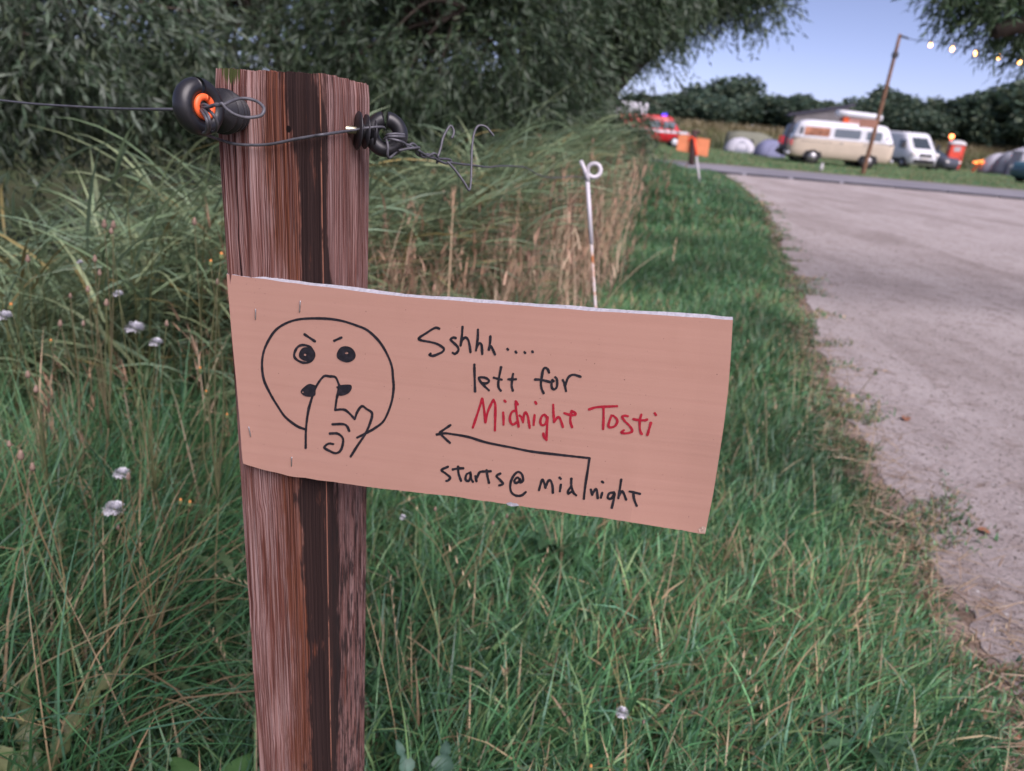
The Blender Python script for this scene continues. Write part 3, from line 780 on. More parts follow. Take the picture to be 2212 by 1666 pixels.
# ================================================================== wires
def wire(name, label, lines, r=0.00125, base=None):
    b = np.asarray(base if base is not None else lines[0][0], float)
    m = MB()
    for L in lines: m.tube(smooth_line(np.array(L)-b, 7), r, 8)
    return tag(m.build(name, M['wire'], None, True, loc=b), label, 'wire')
def w4(pts): return [at(*Z4([(x, y)])[0], d) for x, y, d in pts]
a0 = DL
left_in = [at(-60, 212, 0.86), at(0,217,0.83), at(60,223.5,0.80), at(120,228,0.77), at(250,235,0.71), at(340,236.5,a0+0.03), at(398,236,a0+0.012), at(432,234,a0+0.001)]
knot = w4([(262,362,a0-0.006),(300,348,a0-0.014),(350,366,a0-0.018),(400,345,a0-0.020),(440,352,a0-0.02),(480,345,a0-0.02),(540,315,a0-0.014),(610,294,a0-0.008),(690,297,a0-0.004),(770,325,a0-0.004),(822,380,a0-0.006),(800,440,a0-0.008),(720,460,a0-0.012),(640,458,a0-0.016),(560,432,a0-0.02),(490,385,a0-0.024),(452,338,a0-0.026),(428,356,a0-0.024),(380,352,a0-0.022),(330,372,a0-0.018),(280,368,a0-0.010)])
wr1 = w4([(262,372,a0-0.004),(300,400,a0-0.014),(335,455,a0-0.020),(346,520,a0-0.017),(335,575,a0-0.008),(300,592,a0+0.002),(262,560,a0+0.010)])
wr2 = w4([(256,380,a0-0.003),(285,420,a0-0.014),(315,475,a0-0.020),(324,540,a0-0.016),(310,590,a0-0.006),(270,596,a0+0.004),(232,585,a0+0.008)])
wr3 = w4([(320,385,a0-0.008),(365,425,a0-0.018),(402,480,a0-0.016),(412,540,a0-0.010),(395,580,a0),(360,590,a0+0.008)])
wire('fence_wire', 'grey fence wire coming across the reeds, looped and knotted through the orange ring insulator', [left_in, knot, wr1, wr2, wr3], base=INS_L)
cd = proj(np.array([pc[0], pc[1], 1.10]))[2]
def fd(x, y, g):
    q = Z4([(x, y)])[0]; return proj(hit_face(*q, pc, NL, g))[2]
cross = w4([(232,585,a0+0.008),(320,618,a0+0.012)]+[(x, y, fd(x, y, g)) for x, y, g in [(440,660,.016),(560,693,.010),(700,704,.007),(850,700,.006),(960,682,.006),(1100,652,.006),(1250,626,.006),(1340,612,.007)]]+[(1450,596,cd+0.004),(1600,574,DR-0.022),(1750,551,DR-0.020),(1860,545,DR-0.011),(1890,560,DR-0.002)])
wire('fence_wire', 'slack grey wire sagging across the post between the two insulators', [cross], base=cross[3])
Z8 = zf(1450, 500, .5199)
def w8(pts): return [at(*Z8([(x, y)])[0], d) for x, y, d in pts]
tail = [w4([(2060,612,DR-0.006),(1980,606,DR-0.013),(1915,612,DR-0.012),(1895,625,DR)]),
        w4([(2062,632,DR-0.006),(1980,628,DR-0.014),(1915,632,DR-0.012),(1893,640,DR+0.002)]),
        w4([(2000,760,DR+0.002),(1930,815,DR-0.004),(1912,790,DR-0.010),(1915,720,DR-0.013),(1900,655,DR-0.010),(1880,655,DR)]),
        w4([(1895,640,DR-0.010),(1960,655,DR-0.014),(2020,670,DR-0.012),(2062,690,DR-0.004)])+w8([(330,165,DR+.004),(375,140,DR+.01),(420,185,DR+.02),(440,235,DR+.03),(480,240,DR+.04),(540,215,DR+.05),(565,250,DR+.06),(560,290,DR+.065)]),
        w4([(2010,752,DR-.004),(2100,735,DR+.002),(2180,728,DR+.01)])+w8([(420,172,DR+.012),(395,195,DR+.02),(425,232,DR+.03),(500,222,DR+.045),(560,262,DR+.06),(630,292,DR+.08),(668,278,DR+.09),(650,260,DR+.085),(580,255,DR+.065),(500,242,DR+.045),(430,200,DR+.022),(340,150,DR+.005),(300,155,DR)]),
        w8([(565,245,DR+.06),(590,170,DR+.062),(605,100,DR+.064),(640,30,DR+.066),(665,4,DR+.068),(685,30,DR+.07),(688,65,DR+.07),(672,100,DR+.07)]),
        w8([(640,280,DR+.08),(680,320,DR+.083),(720,370,DR+.086),(770,440,DR+.09),(806,496,DR+.094),(820,430,DR+.096),(824,300,DR+.097),(828,180,DR+.098),(840,80,DR+.1),(865,15,DR+.1),(900,0,DR+.102),(940,15,DR+.104),(970,50,DR+.106),(995,82,DR+.108)])]
STD = 2.05
tail.append(w8([(640,283,DR+.08),(750,297,DR+.16),(830,305,DR+.24),(950,320,DR+.36),(1050,312,DR+.48),(1200,316,DR+.68),(1270,338,DR+.80),(1340,380,DR+.92),(1450,402,DR+1.08),(1600,392,STD-.08),(1708,402,STD-.008),(1722,406,STD)]))
wire('fence_wire', 'twisted grey wire running from the broken insulator to the white pigtail stake', tail, base=INS_R)

# ================================================================== white pigtail stake
def stake(name, label, top, bot, tail_p, ringc, ringr, sleeve, mats, wr=0.0062, thin=0.0042, group=None):
    base = bot; up = (top-bot); L = np.linalg.norm(up); up /= L
    r = thing(name, label, 'stake', base, group=group)
    m = MB(); m.tube([top-base, (top*(1-sleeve)+bot*sleeve)-base], wr, 10); m.build('sleeve', mats[0], r, True)
    m = MB(); m.tube([(top*(1-sleeve)+bot*sleeve)-base+up*0.01, -up*0.15], thin, 8); m.build('rod', mats[1], r, True)
    # pigtail: from shaft top round the loop, with a straight end
    view = (CP-ringc); view /= np.linalg.norm(view); x = np.cross([0,0,1.0], view); x /= np.linalg.norm(x); y = np.cross(view, x)
    pts = []
    for k in range(27):
        t = math.radians(205+390*k/26.0); pts.append(ringc+ringr*(math.cos(t)*x+math.sin(t)*y)+view*(0.012-0.024*k/26))
    m = MB(); m.tube(np.array([top-up*0.01]+[np.array(p) for p in pts])-base, wr*0.98, 10); m.build('loop', mats[0], r, True)
    m = MB(); m.tube(np.array([tail_p, tail_p*.5+(top+up*0.01)*.5, top])-base, wr*0.95, 10); m.build('loop_end', mats[0], r, True)
    return r
st_t = at(*Z8([(1712, 408)])[0], STD); st_m = at(*Z8([(1776, 1410)])[0], STD+0.05)
dv = st_m-st_t; st_b = st_t+dv*((0.0-st_t[2])/dv[2])
stake('pigtail_stake', 'white pigtail fence stake with ring top and rusty lower rod, rising behind the cardboard sign', st_t, st_b,
      at(*Z8([(1662, 272)])[0], STD), at(*Z8([(1764, 345)])[0], STD), 0.0185, 0.18, (M['steel_white'], M['rusty']))

# ================================================================== grasses and reeds (blade meshes)
def blades(base, head, length, width, lean, curv, col, K=3, twist=None, taper=1.6, w0=0.7):
    """vectorised grass blades: ribbons that start at `base`, lean from vertical and bend along `head`"""
    N = len(base); hx, hy = np.cos(head), np.sin(head)
    sx, sy = -hy, hx
    pos = base.astype(float).copy(); V = np.empty((N, K+1, 2, 3))
    for k in range(K+1):
        s = k/K
        w = width*((w0+(1-w0)*min(1, s*3)) if s < 0.34 else 1.0)*(1-s**taper) + width*0.04
        tw = 0 if twist is None else twist*s
        cx_, cz_ = np.cos(tw), np.sin(tw)
        off = np.stack([sx*cx_, sy*cx_, cz_*np.ones(N)], 1)*(w/2)[:,None]
        V[:,k,0] = pos-off; V[:,k,1] = pos+off
        th = lean+curv*(s+0.5/K)
        pos = pos+np.stack([np.sin(th)*hx, np.sin(th)*hy, np.cos(th)], 1)*(length/K)[:,None]
    idx = np.arange(N)[:,None]*(K+1)*2
    q = []
    for k in range(K):
        b = idx+k*2; q.append(np.concatenate([b, b+1, b+3, b+2], 1))
    Fq = np.stack(q, 1).reshape(-1, 4)
    C = np.repeat(col[:,None,:], (K+1)*2, 1).reshape(-1, 3)
    return V.reshape(-1, 3), Fq, C
def join(parts):
    V, Fc, C = [], [], []; n = 0
    for v, f, c in parts: V.append(v); Fc.append(f+n); C.append(c); n += len(v)
    return np.concatenate(V), np.concatenate(Fc), np.concatenate(C)
def lf(x, y, f=1.0, ph=0.0):   # smooth patch field 0..1
    return 0.5+0.25*np.sin(x*2.1*f+1.3*np.sin(y*1.7*f+ph)+ph)+0.25*np.sin(y*2.7*f+1.1*np.sin(x*1.9*f)+ph*2)
def inview(P, mx=320, my=260):
    x, y, d = projv(P); return (d > 0.2) & (x > -mx) & (x < 2212+mx) & (y > -my) & (y < 1666+700)
PAL = np.array([(0.048,0.140,0.058),(0.062,0.170,0.068),(0.078,0.190,0.080),(0.110,0.210,0.080),(0.070,0.165,0.100),(0.13,0.205,0.085),(0.24,0.21,0.12)])
PW = np.array([.2,.24,.2,.12,.14,.07,.03])
def gcol(n, r, dry=0.0):
    c = PAL[r.choice(len(PAL), n, p=PW)]*r.uniform(0.75, 1.25, (n,1))
    d = r.random(n) < dry
    c[d] = np.array([0.27,0.20,0.115])*r.uniform(0.7, 1.3, (d.sum(),1)); return c

def scatter(n, y0, y1, xl, xr, r, clump=0.05, nper=9):
    nc = n//nper; y = y0+(y1-y0)*r.random(nc)
    x = xl(y)+(xr(y)-xl(y))*r.random(nc); h = r.uniform(0, 2*math.pi, nc)
    X = np.repeat(x, nper)+r.normal(0, clump, nc*nper); Y = np.repeat(y, nper)+r.normal(0, clump, nc*nper)
    return X, Y, np.repeat(h, nper)+r.normal(0, 0.9, nc*nper), np.repeat(r.random(nc), nper)
def verge(n, y0, y1, wmul, hmul, K, clump, seed, xl=None, nper=9):
    r = np.random.default_rng(seed)
    X, Y, Hd, cr = scatter(n, y0, y1, xl or (lambda y: reedx(y)-0.25), lambda y: path_l(y)+0.24, r, clump, nper)
    edge = path_l(Y)-X                                        # distance from the path edge
    keep = (edge > -0.03-0.30*r.random(len(X))**2*(lf(X, Y, 3.0, 1.0) > 0.4)) & ((edge > 0.22*r.random(len(X))) | (lf(X, Y, 4.0) > 0.45))
    P = np.stack([X, Y, gz(X, Y)], 1); keep &= inview(P+np.array([0,0,0.1])) & (np.hypot(X, Y) > 0.45)
    keep &= ~((np.abs(X-(pl[0]+pr[0])/2) < 0.055) & (np.abs(Y-(pl[1]+pr[1])/2) < 0.055))
    X, Y, Hd, cr, P, edge = X[keep], Y[keep], Hd[keep], cr[keep], P[keep], edge[keep]; n = len(X)
    tall = sstep(0.0, 0.45, edge)*(0.55+0.6*lf(X, Y, 0.9, 2.0))+0.30
    tall *= 1+1.0*sstep(-0.35, -1.1, X-0.25*(Y-1.5))                    # longer, unmown on the ditch side
    L = r.uniform(0.08, 0.20, n)*tall*hmul*(0.75+0.4*cr)*(1-0.18*sstep(-0.4, 0.3, X))
    Wd = r.uniform(0.0028, 0.0070, n)*wmul
    wind = 0.35
    Hd = np.where(r.random(n) < wind, r.normal(0.2, 0.7, n), Hd)
    patch = lf(X, Y, 1.5, 0.7)
    col = gcol(n, r, 0.0); dryp = 0.03+0.30*sstep(0.25, 0.0, edge)+0.14*(patch > 0.8)
    d = r.random(n) < dryp; col[d] = np.array([0.27,0.205,0.12])*r.uniform(0.6, 1.25, (d.sum(),1))
    bl = r.random(n) < 0.16; Wd[bl] *= 1.9; L[bl] *= 0.8
    col *= (0.62+0.85*patch)[:,None]*r.uniform(0.55, 1.45, (n,1))*np.array([1.22,1.14,1.18])
    return blades(P, Hd, L, Wd, r.normal(0.25, 0.22, n), r.uniform(0.3, 1.7, n), col, K, r.normal(0, 0.8, n))
vg = [verge(115000, 0.35, 3.0, 1.15, 1.0, 4, 0.035, 1), verge(80000, 3.0, 8.0, 1.5, 0.95, 3, 0.06, 2), verge(50000, 8.0, 20.7, 3.4, 1.0, 2, 0.12, 3)]
v, f, c = join(vg)
tag(mesh_obj('verge_grass', v, f, M['grass'], col=c, smooth=True), 'green grass of the verge between dirt path and reeds', 'grass', kind='stuff')

# long rank grass and weeds stems left of the post
def rank(n, seed):
    r = np.random.default_rng(seed)
    Y = r.uniform(0.75, 3.3, n); X = r.uniform(-2.9, 0.1, n)
    P = np.stack([X, Y, gz(X, Y)], 1)
    k = (X < reedx(Y)+0.55*(Y > 1.5)*sstep(1.5,2.6,Y)-0.02) | (X < -0.62-0.15*(Y-1)); k &= inview(P) & ((np.abs(X) > 0.75*Y*0.5) | (Y > 1.2))
    P, X, Y = P[k], X[k], Y[k]; n = len(X)
    L = r.uniform(0.28, 0.62, n); col = gcol(n, r, 0.14)*1.0
    return blades(P, r.normal(0.3, 1.4, n), L, r.uniform(0.003, 0.007, n), r.normal(0.2, 0.2, n), r.uniform(0.4, 1.7, n), col, 5, r.normal(0, 0.6, n))
v, f, c = rank(30000, 5)
tag(mesh_obj('rank_grass', v, f, M['grass'], col=c, smooth=True), 'long unmown grass leaning about left of the fence post', 'grass', kind='stuff')

def reeds(ns, y0, y1, depth, wmul, seed, nleaf=9, K=5):
    r = np.random.default_rng(seed)
    Y = y0+(y1-y0)*r.random(ns); X = reedx(Y)-r.random(ns)**0.9*depth+0.12
    P = np.stack([X, Y, gz(X, Y)], 1); k = inview(P+np.array([0,0,1.0]), 500, 400); P = P[k]; n = len(P)
    Hs = r.uniform(0.66, 1.08, n)*(0.92+0.16*lf(P[:,0], P[:,1], 0.8)); lean = r.normal(0.12, 0.07, n); hd = r.normal(0.1, 0.5, n)
    parts = []
    scol = np.array([0.12,0.13,0.055])*r.uniform(0.7, 1.2, (n,1))
    parts.append(blades(P, hd, Hs, np.full(n, 0.006*wmul), lean, r.uniform(0.0, 0.35, n), scol, K, None, 4.0))
    for j in range(nleaf):
        t = r.uniform(0.10, 0.98, n); th = lean*t
        B = P+np.stack([np.sin(th)*np.cos(hd), np.sin(th)*np.sin(hd), np.cos(th)], 1)*(Hs*t)[:,None]
        base = np.array([(0.165,0.24,0.13),(0.20,0.275,0.15),(0.25,0.305,0.165),(0.18,0.26,0.165)])[r.integers(0, 4, n)]*r.uniform(0.65, 1.3, (n,1))
        yl = r.random(n) < 0.06; base[yl] = np.array([0.28,0.23,0.09])*r.uniform(0.7, 1.1, (yl.sum(),1))
        parts.append(blades(B, r.normal(-0.25, 0.55, n)+np.where(r.random(n) < 0.2, math.pi, 0), r.uniform(0.24, 0.50, n), r.uniform(0.007, 0.016, n)*wmul, r.uniform(0.45, 1.0, n), r.uniform(0.5, 1.25, n), base, K, r.normal(0, 0.9, n), 1.5, 0.5))
    return join(parts)
v, f, c = join([reeds(3800, 1.9, 6.5, 2.2, 1.0, 21, 10, 5), reeds(2200, 6.5, 20, 2.6, 1.5, 22, 8, 4)])
tag(mesh_obj('reed_bed', v, f, M['grass'], col=c, smooth=True), 'wind-swept green reeds filling the ditch below the willows', 'reeds', kind='stuff')

def dry_stems(n, y0, y1, o0, o1, seed, h=(0.55, 1.05), wmul=1.0):
    r = np.random.default_rng(seed); Y = y0+(y1-y0)*r.random(n)**1.2; X = reedx(Y)+r.uniform(o0, o1, n)
    P = np.stack([X, Y, gz(X, Y)], 1); k = inview(P+np.array([0,0,.5])); P = P[k]; n = len(P)
    H = r.uniform(*h, n); hd = r.normal(2.6, 1.5, n); lean = np.abs(r.normal(0.12, 0.28, n)); cv = r.uniform(-0.1, 0.9, n)
    col = np.array([(0.44,0.33,0.22),(0.54,0.42,0.30),(0.38,0.28,0.185),(0.34,0.24,0.18)])[r.integers(0, 4, n)]*r.uniform(0.75, 1.15, (n,1))
    parts = [blades(P, hd, H, r.uniform(0.003, 0.0055, n)*wmul, lean, cv, col, 5, None, 5.0)]
    th = lean+cv*0.5
    tip = P+np.stack([np.sin(th)*np.cos(hd), np.sin(th)*np.sin(hd), np.cos(th)], 1)*(H*0.93)[:,None]
    for j in range(7):
        t = r.uniform(-0.18, 0.02, n)[:,None]
        parts.append(blades(tip+np.array([0,0,1])*t, hd+r.normal(0, 0.8, n), r.uniform(0.03, 0.10, n), r.uniform(0.003, 0.007, n)*wmul, r.uniform(0.1, 0.6, n), r.uniform(0.2, 1.0, n), col*np.array([1.0,0.85,0.85]), 2))
    for j in range(3):
        t = r.uniform(0.1, 0.7, n)
        B = P+np.stack([np.sin(lean)*np.cos(hd), np.sin(lean)*np.sin(hd), np.cos(lean)], 1)*(H*t)[:,None]
        parts.append(blades(B, r.uniform(0, 6.28, n), r.uniform(0.1, 0.3, n), r.uniform(0.003, 0.007, n)*wmul, r.uniform(0.3, 1.0, n), r.uniform(0.3, 1.6, n), col, 3))
    return join(parts)
v, f, c = join([dry_stems(330, 2.1, 3.3, 0.02, 0.36, 31, (0.40, 0.90), 1.5), dry_stems(250, 3.3, 5.2, 0.0, 0.5, 35, (0.5, 1.0), 1.6), dry_stems(300, 5.2, 13, -0.15, 0.35, 32, (0.6, 1.1), 1.9), dry_stems(200, 9, 17, -0.7, 0.2, 33, (0.5, 0.85), 2.0), dry_stems(45, 1.5, 2.7, -0.5, 0.5, 34, (0.3, 0.6))])
tag(mesh_obj('dry_stems', v, f, M['dry'], col=c, smooth=True), 'tan dead grass stems standing in front of the reeds', 'dry grass', kind='stuff')

# flowering rye-grass stalks on the verge
def rye(n, seed):
    r = np.random.default_rng(seed); Y = 0.75+2.6*r.random(n)**1.3; X = reedx(Y)+0.3+(path_l(Y)-reedx(Y)-0.3)*r.random(n)
    P = np.stack([X, Y, gz(X, Y)], 1); k = inview(P) & (np.hypot(X, Y) > 0.8); P = P[k]; n = len(P)
    H = r.uniform(0.22, 0.46, n); hd = r.uniform(0, 6.28, n); lean = r.uniform(0.05, 0.5, n); cv = r.uniform(0, 0.7, n)
    col = np.array([(0.20,0.19,0.085),(0.33,0.25,0.15),(0.40,0.31,0.2)])[r.integers(0, 3, n)]*r.uniform(0.8, 1.15, (n,1))
    parts = [blades(P, hd, H, np.full(n, 0.0018), lean, cv, col, 6, None, 6)]
    for j in range(10):
        t = 0.62+0.038*j; pos = P.copy(); K = 6
        for k in range(int(t*K)+1):
            s = min(1.0, t*K-k); th = lean+cv*((k+0.5)/K)
            pos = pos+np.stack([np.sin(th)*np.cos(hd), np.sin(th)*np.sin(hd), np.cos(th)], 1)*(H/K*s)[:,None]
        parts.append(blades(pos, hd+(math.pi/2 if j % 2 else -math.pi/2), r.uniform(0.010, 0.016, n), np.full(n, 0.0034), lean+0.45, np.full(n, -0.3), col*1.05, 2, None, 2.0))
    return join(parts)
v, f, c = rye(150, 41)
tag(mesh_obj('seed_stalks', v, f, M['dry'], col=c, smooth=True), 'thin flowering grass stalks with pale spikelets over the verge', 'grass stalks', kind='stuff')

# straw litter along the path edge
def litter(n, seed):
    r = np.random.default_rng(seed); Y = 0.7+3.6*r.random(n)**1.4; X = path_l(Y)+r.normal(-0.10, 0.17, n)
    P = np.stack([X, Y, gz(X, Y)+r.uniform(0.008, 0.05, n)*(X < path_l(Y))+0.010], 1); k = inview(P); P = P[k]; n = len(P)
    col = np.array([(0.40,0.30,0.20),(0.30,0.21,0.14),(0.46,0.36,0.26),(0.22,0.15,0.11)])[r.integers(0, 4, n)]*r.uniform(0.75, 1.1, (n,1))
    return blades(P, r.normal(-0.5, 0.9, n), r.uniform(0.03, 0.15, n)*r.uniform(0.5, 1.2, n), r.uniform(0.0016, 0.0042, n), r.uniform(1.35, 1.6, n), r.uniform(-0.05, 0.15, n), col, 3, r.normal(0, 0.5, n), 3)
v, f, c = litter(1900, 51)
tag(mesh_obj('straw_litter', v, f, M['dry'], col=c, smooth=True), 'scattered bits of straw along the edge of the dirt path', 'straw', kind='stuff')

# crumbs and small stones on the path
def crumbs(n, seed):
    r = np.random.default_rng(seed); Y = 0.9+9*r.random(n)**1.8; X = path_l(Y)+0.02+(0.78*Y+0.9-path_l(Y))*r.random(n)
    P = np.stack([X, Y, gbase(X, Y)+0.0065], 1); k = inview(P) & (X > path_l(Y)); P = P[k]; n = len(P)
    s = r.uniform(0.0016, 0.005, n)*(1+P[:,1]*0.12)
    oc = np.array([(1,0,0),(0,1,0),(-1,0,0),(0,-1,0),(0,0,0.75)])
    V = (P[:,None,:]+oc[None]*s[:,None,None]*r.uniform(0.6, 1.3, (n,5,1))); idx = np.arange(n)[:,None]*5
    T = np.concatenate([np.concatenate([idx+a, idx+b, idx+4], 1) for a, b in ((0,1),(1,2),(2,3),(3,0))], 0)
    col = np.array([(0.14,0.11,0.10),(0.24,0.2,0.18),(0.5,0.48,0.47),(0.09,0.075,0.07)])[r.choice(4, n, p=[.4,.3,.08,.22])]
    return V.reshape(-1,3), T, np.repeat(col[:,None,:], 5, 1).reshape(-1,3)
v, f, c = crumbs(7000, 61)
tag(mesh_obj('path_crumbs', v, f, M['dry'], col=c), 'small stones and soil crumbs strewn over the dirt path', 'gravel', kind='stuff')

# short field grass beyond the road
def field(n, seed):
    r = np.random.default_rng(seed); Y = ROAD1+0.9+44*r.random(n)**1.5; X = 0.1*Y+(0.78*Y+3-0.1*Y)*r.random(n)
    P = np.stack([X, Y, gbase(X, Y)], 1); k = inview(P); P = P[k]; n = len(P)
    patch = lf(P[:,0], P[:,1], 0.25, 1.0)
    col = gcol(n, r, 0.12)*(1.0+0.5*patch)[:,None]*1.15
    return blades(P, r.uniform(0, 6.28, n), r.uniform(0.05, 0.13, n), r.uniform(0.012, 0.03, n), r.uniform(0.1, 0.7, n), r.uniform(0.2, 1, n), col, 2)
v, f, c = field(34000, 71)
tag(mesh_obj('field_grass', v, f, M['grass'], col=c, smooth=True), 'short grass of the camping field beyond the road', 'grass', kind='stuff')
# tall pale grass on the bank
def bankgrass(n, seed):
    r = np.random.default_rng(seed); X = r.uniform(5, 110, n); Yo = 80+0.12*(X-30)+12*r.random(n)**0.8
    P = np.stack([X, Yo, gz(X, Yo)], 1); k = inview(P); P = P[k]; n = len(P)
    top = sstep(80, 90, P[:,1]-0.12*(P[:,0]-30))
    col = (np.array([0.075,0.10,0.045])[None]*(1-top[:,None])+np.array([0.25,0.21,0.115])[None]*top[:,None])*r.uniform(0.7, 1.3, (n,1))
    return blades(P, r.uniform(0, 6.28, n), r.uniform(0.4, 1.0, n), r.uniform(0.05, 0.12, n), r.uniform(0, 0.4, n), r.uniform(0.2, 0.9, n), col, 2)
v, f, c = bankgrass(26000, 72)
tag(mesh_obj('bank_grass', v, f, M['grass'], col=c, smooth=True), 'tall pale grass covering the bank before the tree line', 'grass', kind='stuff')

# ================================================================== single plants near the post
def lobed_leaf(L, Wm, lobes, jag, curl, droop, n=28):
    V, Fc = [], []
    for i in range(n+1):
        s = i/n; w = Wm*(math.sin(math.pi*min(1, s*0.92+0.08))**0.7)*(1-jag*(0.5+0.5*math.cos(2*math.pi*lobes*s)))+0.001
        th = droop*s; x = L*(math.sin(th)/max(droop, 1e-3) if droop > 1e-3 else s); z = L*((1-math.cos(th))/max(droop, 1e-3))*-1 if droop > 1e-3 else 0
        sh = 0.25*Wm*math.cos(2*math.pi*lobes*s+1.2)*jag
        wob = 0.10*Wm*math.sin(17*s)
        V += [(x+sh, w, z+curl*w+wob), (x, 0, z), (x+sh, -w, z+curl*w-wob)]
    for i in range(n):
        a = i*3; Fc += [(a, a+3, a+4, a+1), (a+1, a+4, a+5, a+2)]
    return np.array(V), Fc
def place(V, base, heading, elev):
    c, s = math.cos(elev), math.sin(elev); R1 = np.array([[c,0,-s],[0,1,0],[s,0,c]]); R2 = _rz(heading); return (V@R1.T)@R2.T+np.asarray(base)
def leaf_plant(name, label, cat, loc, leaves, colr, lobes, jag, mat=None, group=None):
    r = thing(name, label, cat, loc, group=group)
    for (L, Wm, hd, el, dr, cv) in leaves:
        V, Fc = lobed_leaf(L, Wm, lobes, jag, 0.35, dr)
        V = place(V, (0,0,0.07), hd, el)
        col = np.tile(np.array(colr)*cv, (len(V), 1)); col[1::3] *= np.array([1.5,1.35,1.5])
        mesh_obj('leaf', V, np.array(Fc), M['grass'], r, True, col=col)
    return r
r_ = np.random.default_rng(81)
def rosette(n, L0, L1, w, el0, el1):
    return [(r_.uniform(L0, L1), w*r_.uniform(0.8, 1.2), 6.28*k/n+r_.normal(0, 0.3), r_.uniform(el0, el1), r_.uniform(0.5, 1.3), r_.uniform(0.8, 1.2)) for k in range(n)]
p = at(945, 1545, 1.02); leaf_plant('thistle_plant', 'bluish green thistle with jagged leaves growing right of the post base', 'thistle', (p[0], p[1], 0), rosette(9, 0.13, 0.21, 0.020, 0.7, 1.15), (0.06,0.125,0.085), 6, 0.75)
p = at(700, 1490, 1.25); 
p = at(30, 1520, 1.05); leaf_plant('thistle_plant', 'pale spiny thistle with yellowish leaves in the long grass left of the post', 'thistle', (p[0], p[1], 0), rosette(7, 0.20, 0.30, 0.022, 0.9, 1.3), (0.12,0.15,0.065), 7, 0.75)
p = at(430, 1600, 1.05); leaf_plant('dock_plant', 'dark green broad-leaved dock low in the grass left of the post', 'weed', (p[0], p[1], 0), rosette(5, 0.12, 0.18, 0.026, 0.8, 1.2), (0.05,0.12,0.035), 1, 0.05)
p = at(1190, 1240, 1.9); leaf_plant('clover_weed', 'small green broad-leaved weed under the cardboard sign', 'weed', (p[0], p[1], 0), rosette(8, 0.12, 0.18, 0.022, 0.7, 1.2), (0.045,0.11,0.045), 2, 0.25)
p = at(1870, 1560, 1.35); leaf_plant('dandelion_plant', 'flat dandelion rosette in the verge below the sign corner', 'weed', (p[0], p[1], 0), rosette(8, 0.08, 0.13, 0.013, 0.5, 1.0), (0.06,0.13,0.065), 5, 0.6)

def fluffy_head(rt, c, R, mat, n=320):
    m = MB(); R = R*1.25; rr = np.random.default_rng(int(abs(c[0]*1e5)) % 9999)
    for k in range(n):
        z = rr.uniform(-0.25, 1.0); t = rr.uniform(0, 6.28); rxy = math.sqrt(max(0, 1-z*z)); d = np.array([rxy*math.cos(t), rxy*math.sin(t), z*0.75])
        s = np.cross(d, [0.3,0.5,0.8]); s /= np.linalg.norm(s)+1e-9
        q = c+d*R*rr.uniform(0.75, 1.1); w = R*0.055
        m.add([c+d*R*0.15, q-s*w, q+d*R*0.08, q+s*w], [(0,1,2,3)])
    return m.build('seed_head', mat, rt)
def bud(rt, c, R, mat, mat2, name='flower_bud'):
    v, f = lathe_geo([(-R*1.4, R*0.2), (-R*0.9, R*0.8), (0, R), (R*1.0, R*0.6), (R*1.7, R*0.45), (R*1.9, 0.0)], c, (0.1,0.05,1), 8)
    n = len(f); return mesh_obj(name, v, f, [mat, mat2], rt, True, midx=[0]*(n-16)+[1]*16)
def weed(label, heads, buds, depth, base_px, stemc, seed):
    rr = np.random.default_rng(seed); b = at(base_px[0], base_px[1], depth); b = np.array([b[0], b[1], float(gz(b[0], b[1]))])
    rt = thing('sow_thistle', label, 'wild flower', b)
    allp = [(at(x, y, depth+rr.normal(0, 0.03)), 'h', s) for x, y, s in heads]+[(at(x, y, depth+rr.normal(0, 0.04)), k, s) for x, y, k, s in buds]
    top = np.mean([q for q, _, _ in allp], 0); fork = b*0.45+top*0.55; fork[2] = b[2]+(top[2]-b[2])*0.5
    main = [b-b, (fork-b)*0.5+np.array([rr.normal(0,.012), rr.normal(0,.012), 0]), fork-b]
    m = MB(); m.tube(smooth_line(main, 5), np.linspace(0.0024, 0.0016, 11), 6)
    for q, k, s in allp:
        mid = fork*0.5+q*0.5+rr.normal(0, 0.012, 3); m.tube(smooth_line([fork-b, mid-b, q-b], 5), np.linspace(0.0013, 0.0007, 11), 6)
    m.build('stem', M['dry'], rt, True, col=np.tile(stemc, (len(m.v), 1)))
    for q, k, s in allp:
        if k == 'h': fluffy_head(rt, q-b, s, M['fluff']); bud(rt, q-b-np.array([0,0,s*0.45]), s*0.36, M['bud'], M['bud'], 'calyx')
        elif k == 'o': bud(rt, q-b, s, M['bud'], M['petal'])
        elif k == 'w': bud(rt, q-b, s*0.8, M['bud_brown'], M['bud_brown'], 'withered_bud'); fluffy_head(rt, q-b+np.array([0,0,s*0.9]), s*0.5, M['fluff'], 24)
        else: bud(rt, q-b, s, M['bud_brown'], M['bud_brown'], 'withered_bud')
    for k in range(4):
        V, Fc = lobed_leaf(rr.uniform(0.06, 0.11), 0.010, 4, 0.5, 0.3, 0.8, 16); hgt = rr.uniform(0.15, 0.5)
        V = place(V, (fork-b)*hgt*1.6, rr.uniform(0, 6.28), rr.uniform(0.2, 0.9)); mesh_obj('leaf', V, np.array(Fc), M['grass'], rt, True, col=np.tile((0.07,0.115,0.05), (len(V), 1)))
    return rt
weed('sow thistle with three white seed heads standing in front of the reeds', [(290,710,0.0155),(337,741,0.011),(255,636,0.0085)], [(240,500,'w',.005),(432,800,'o',.0045),(230,655,'b',.005),(360,700,'b',.004)], 1.42, (330,1150), (0.12,0.13,0.06), 1)
weed('sow thistle with one white seed head and an orange bud in the long grass', [(8,684,0.0125)], [(24,664,'o',.005),(60,810,'w',.006),(78,842,'w',.006),(60,560,'b',.005)], 1.40, (120,1150), (0.11,0.12,0.055), 2)
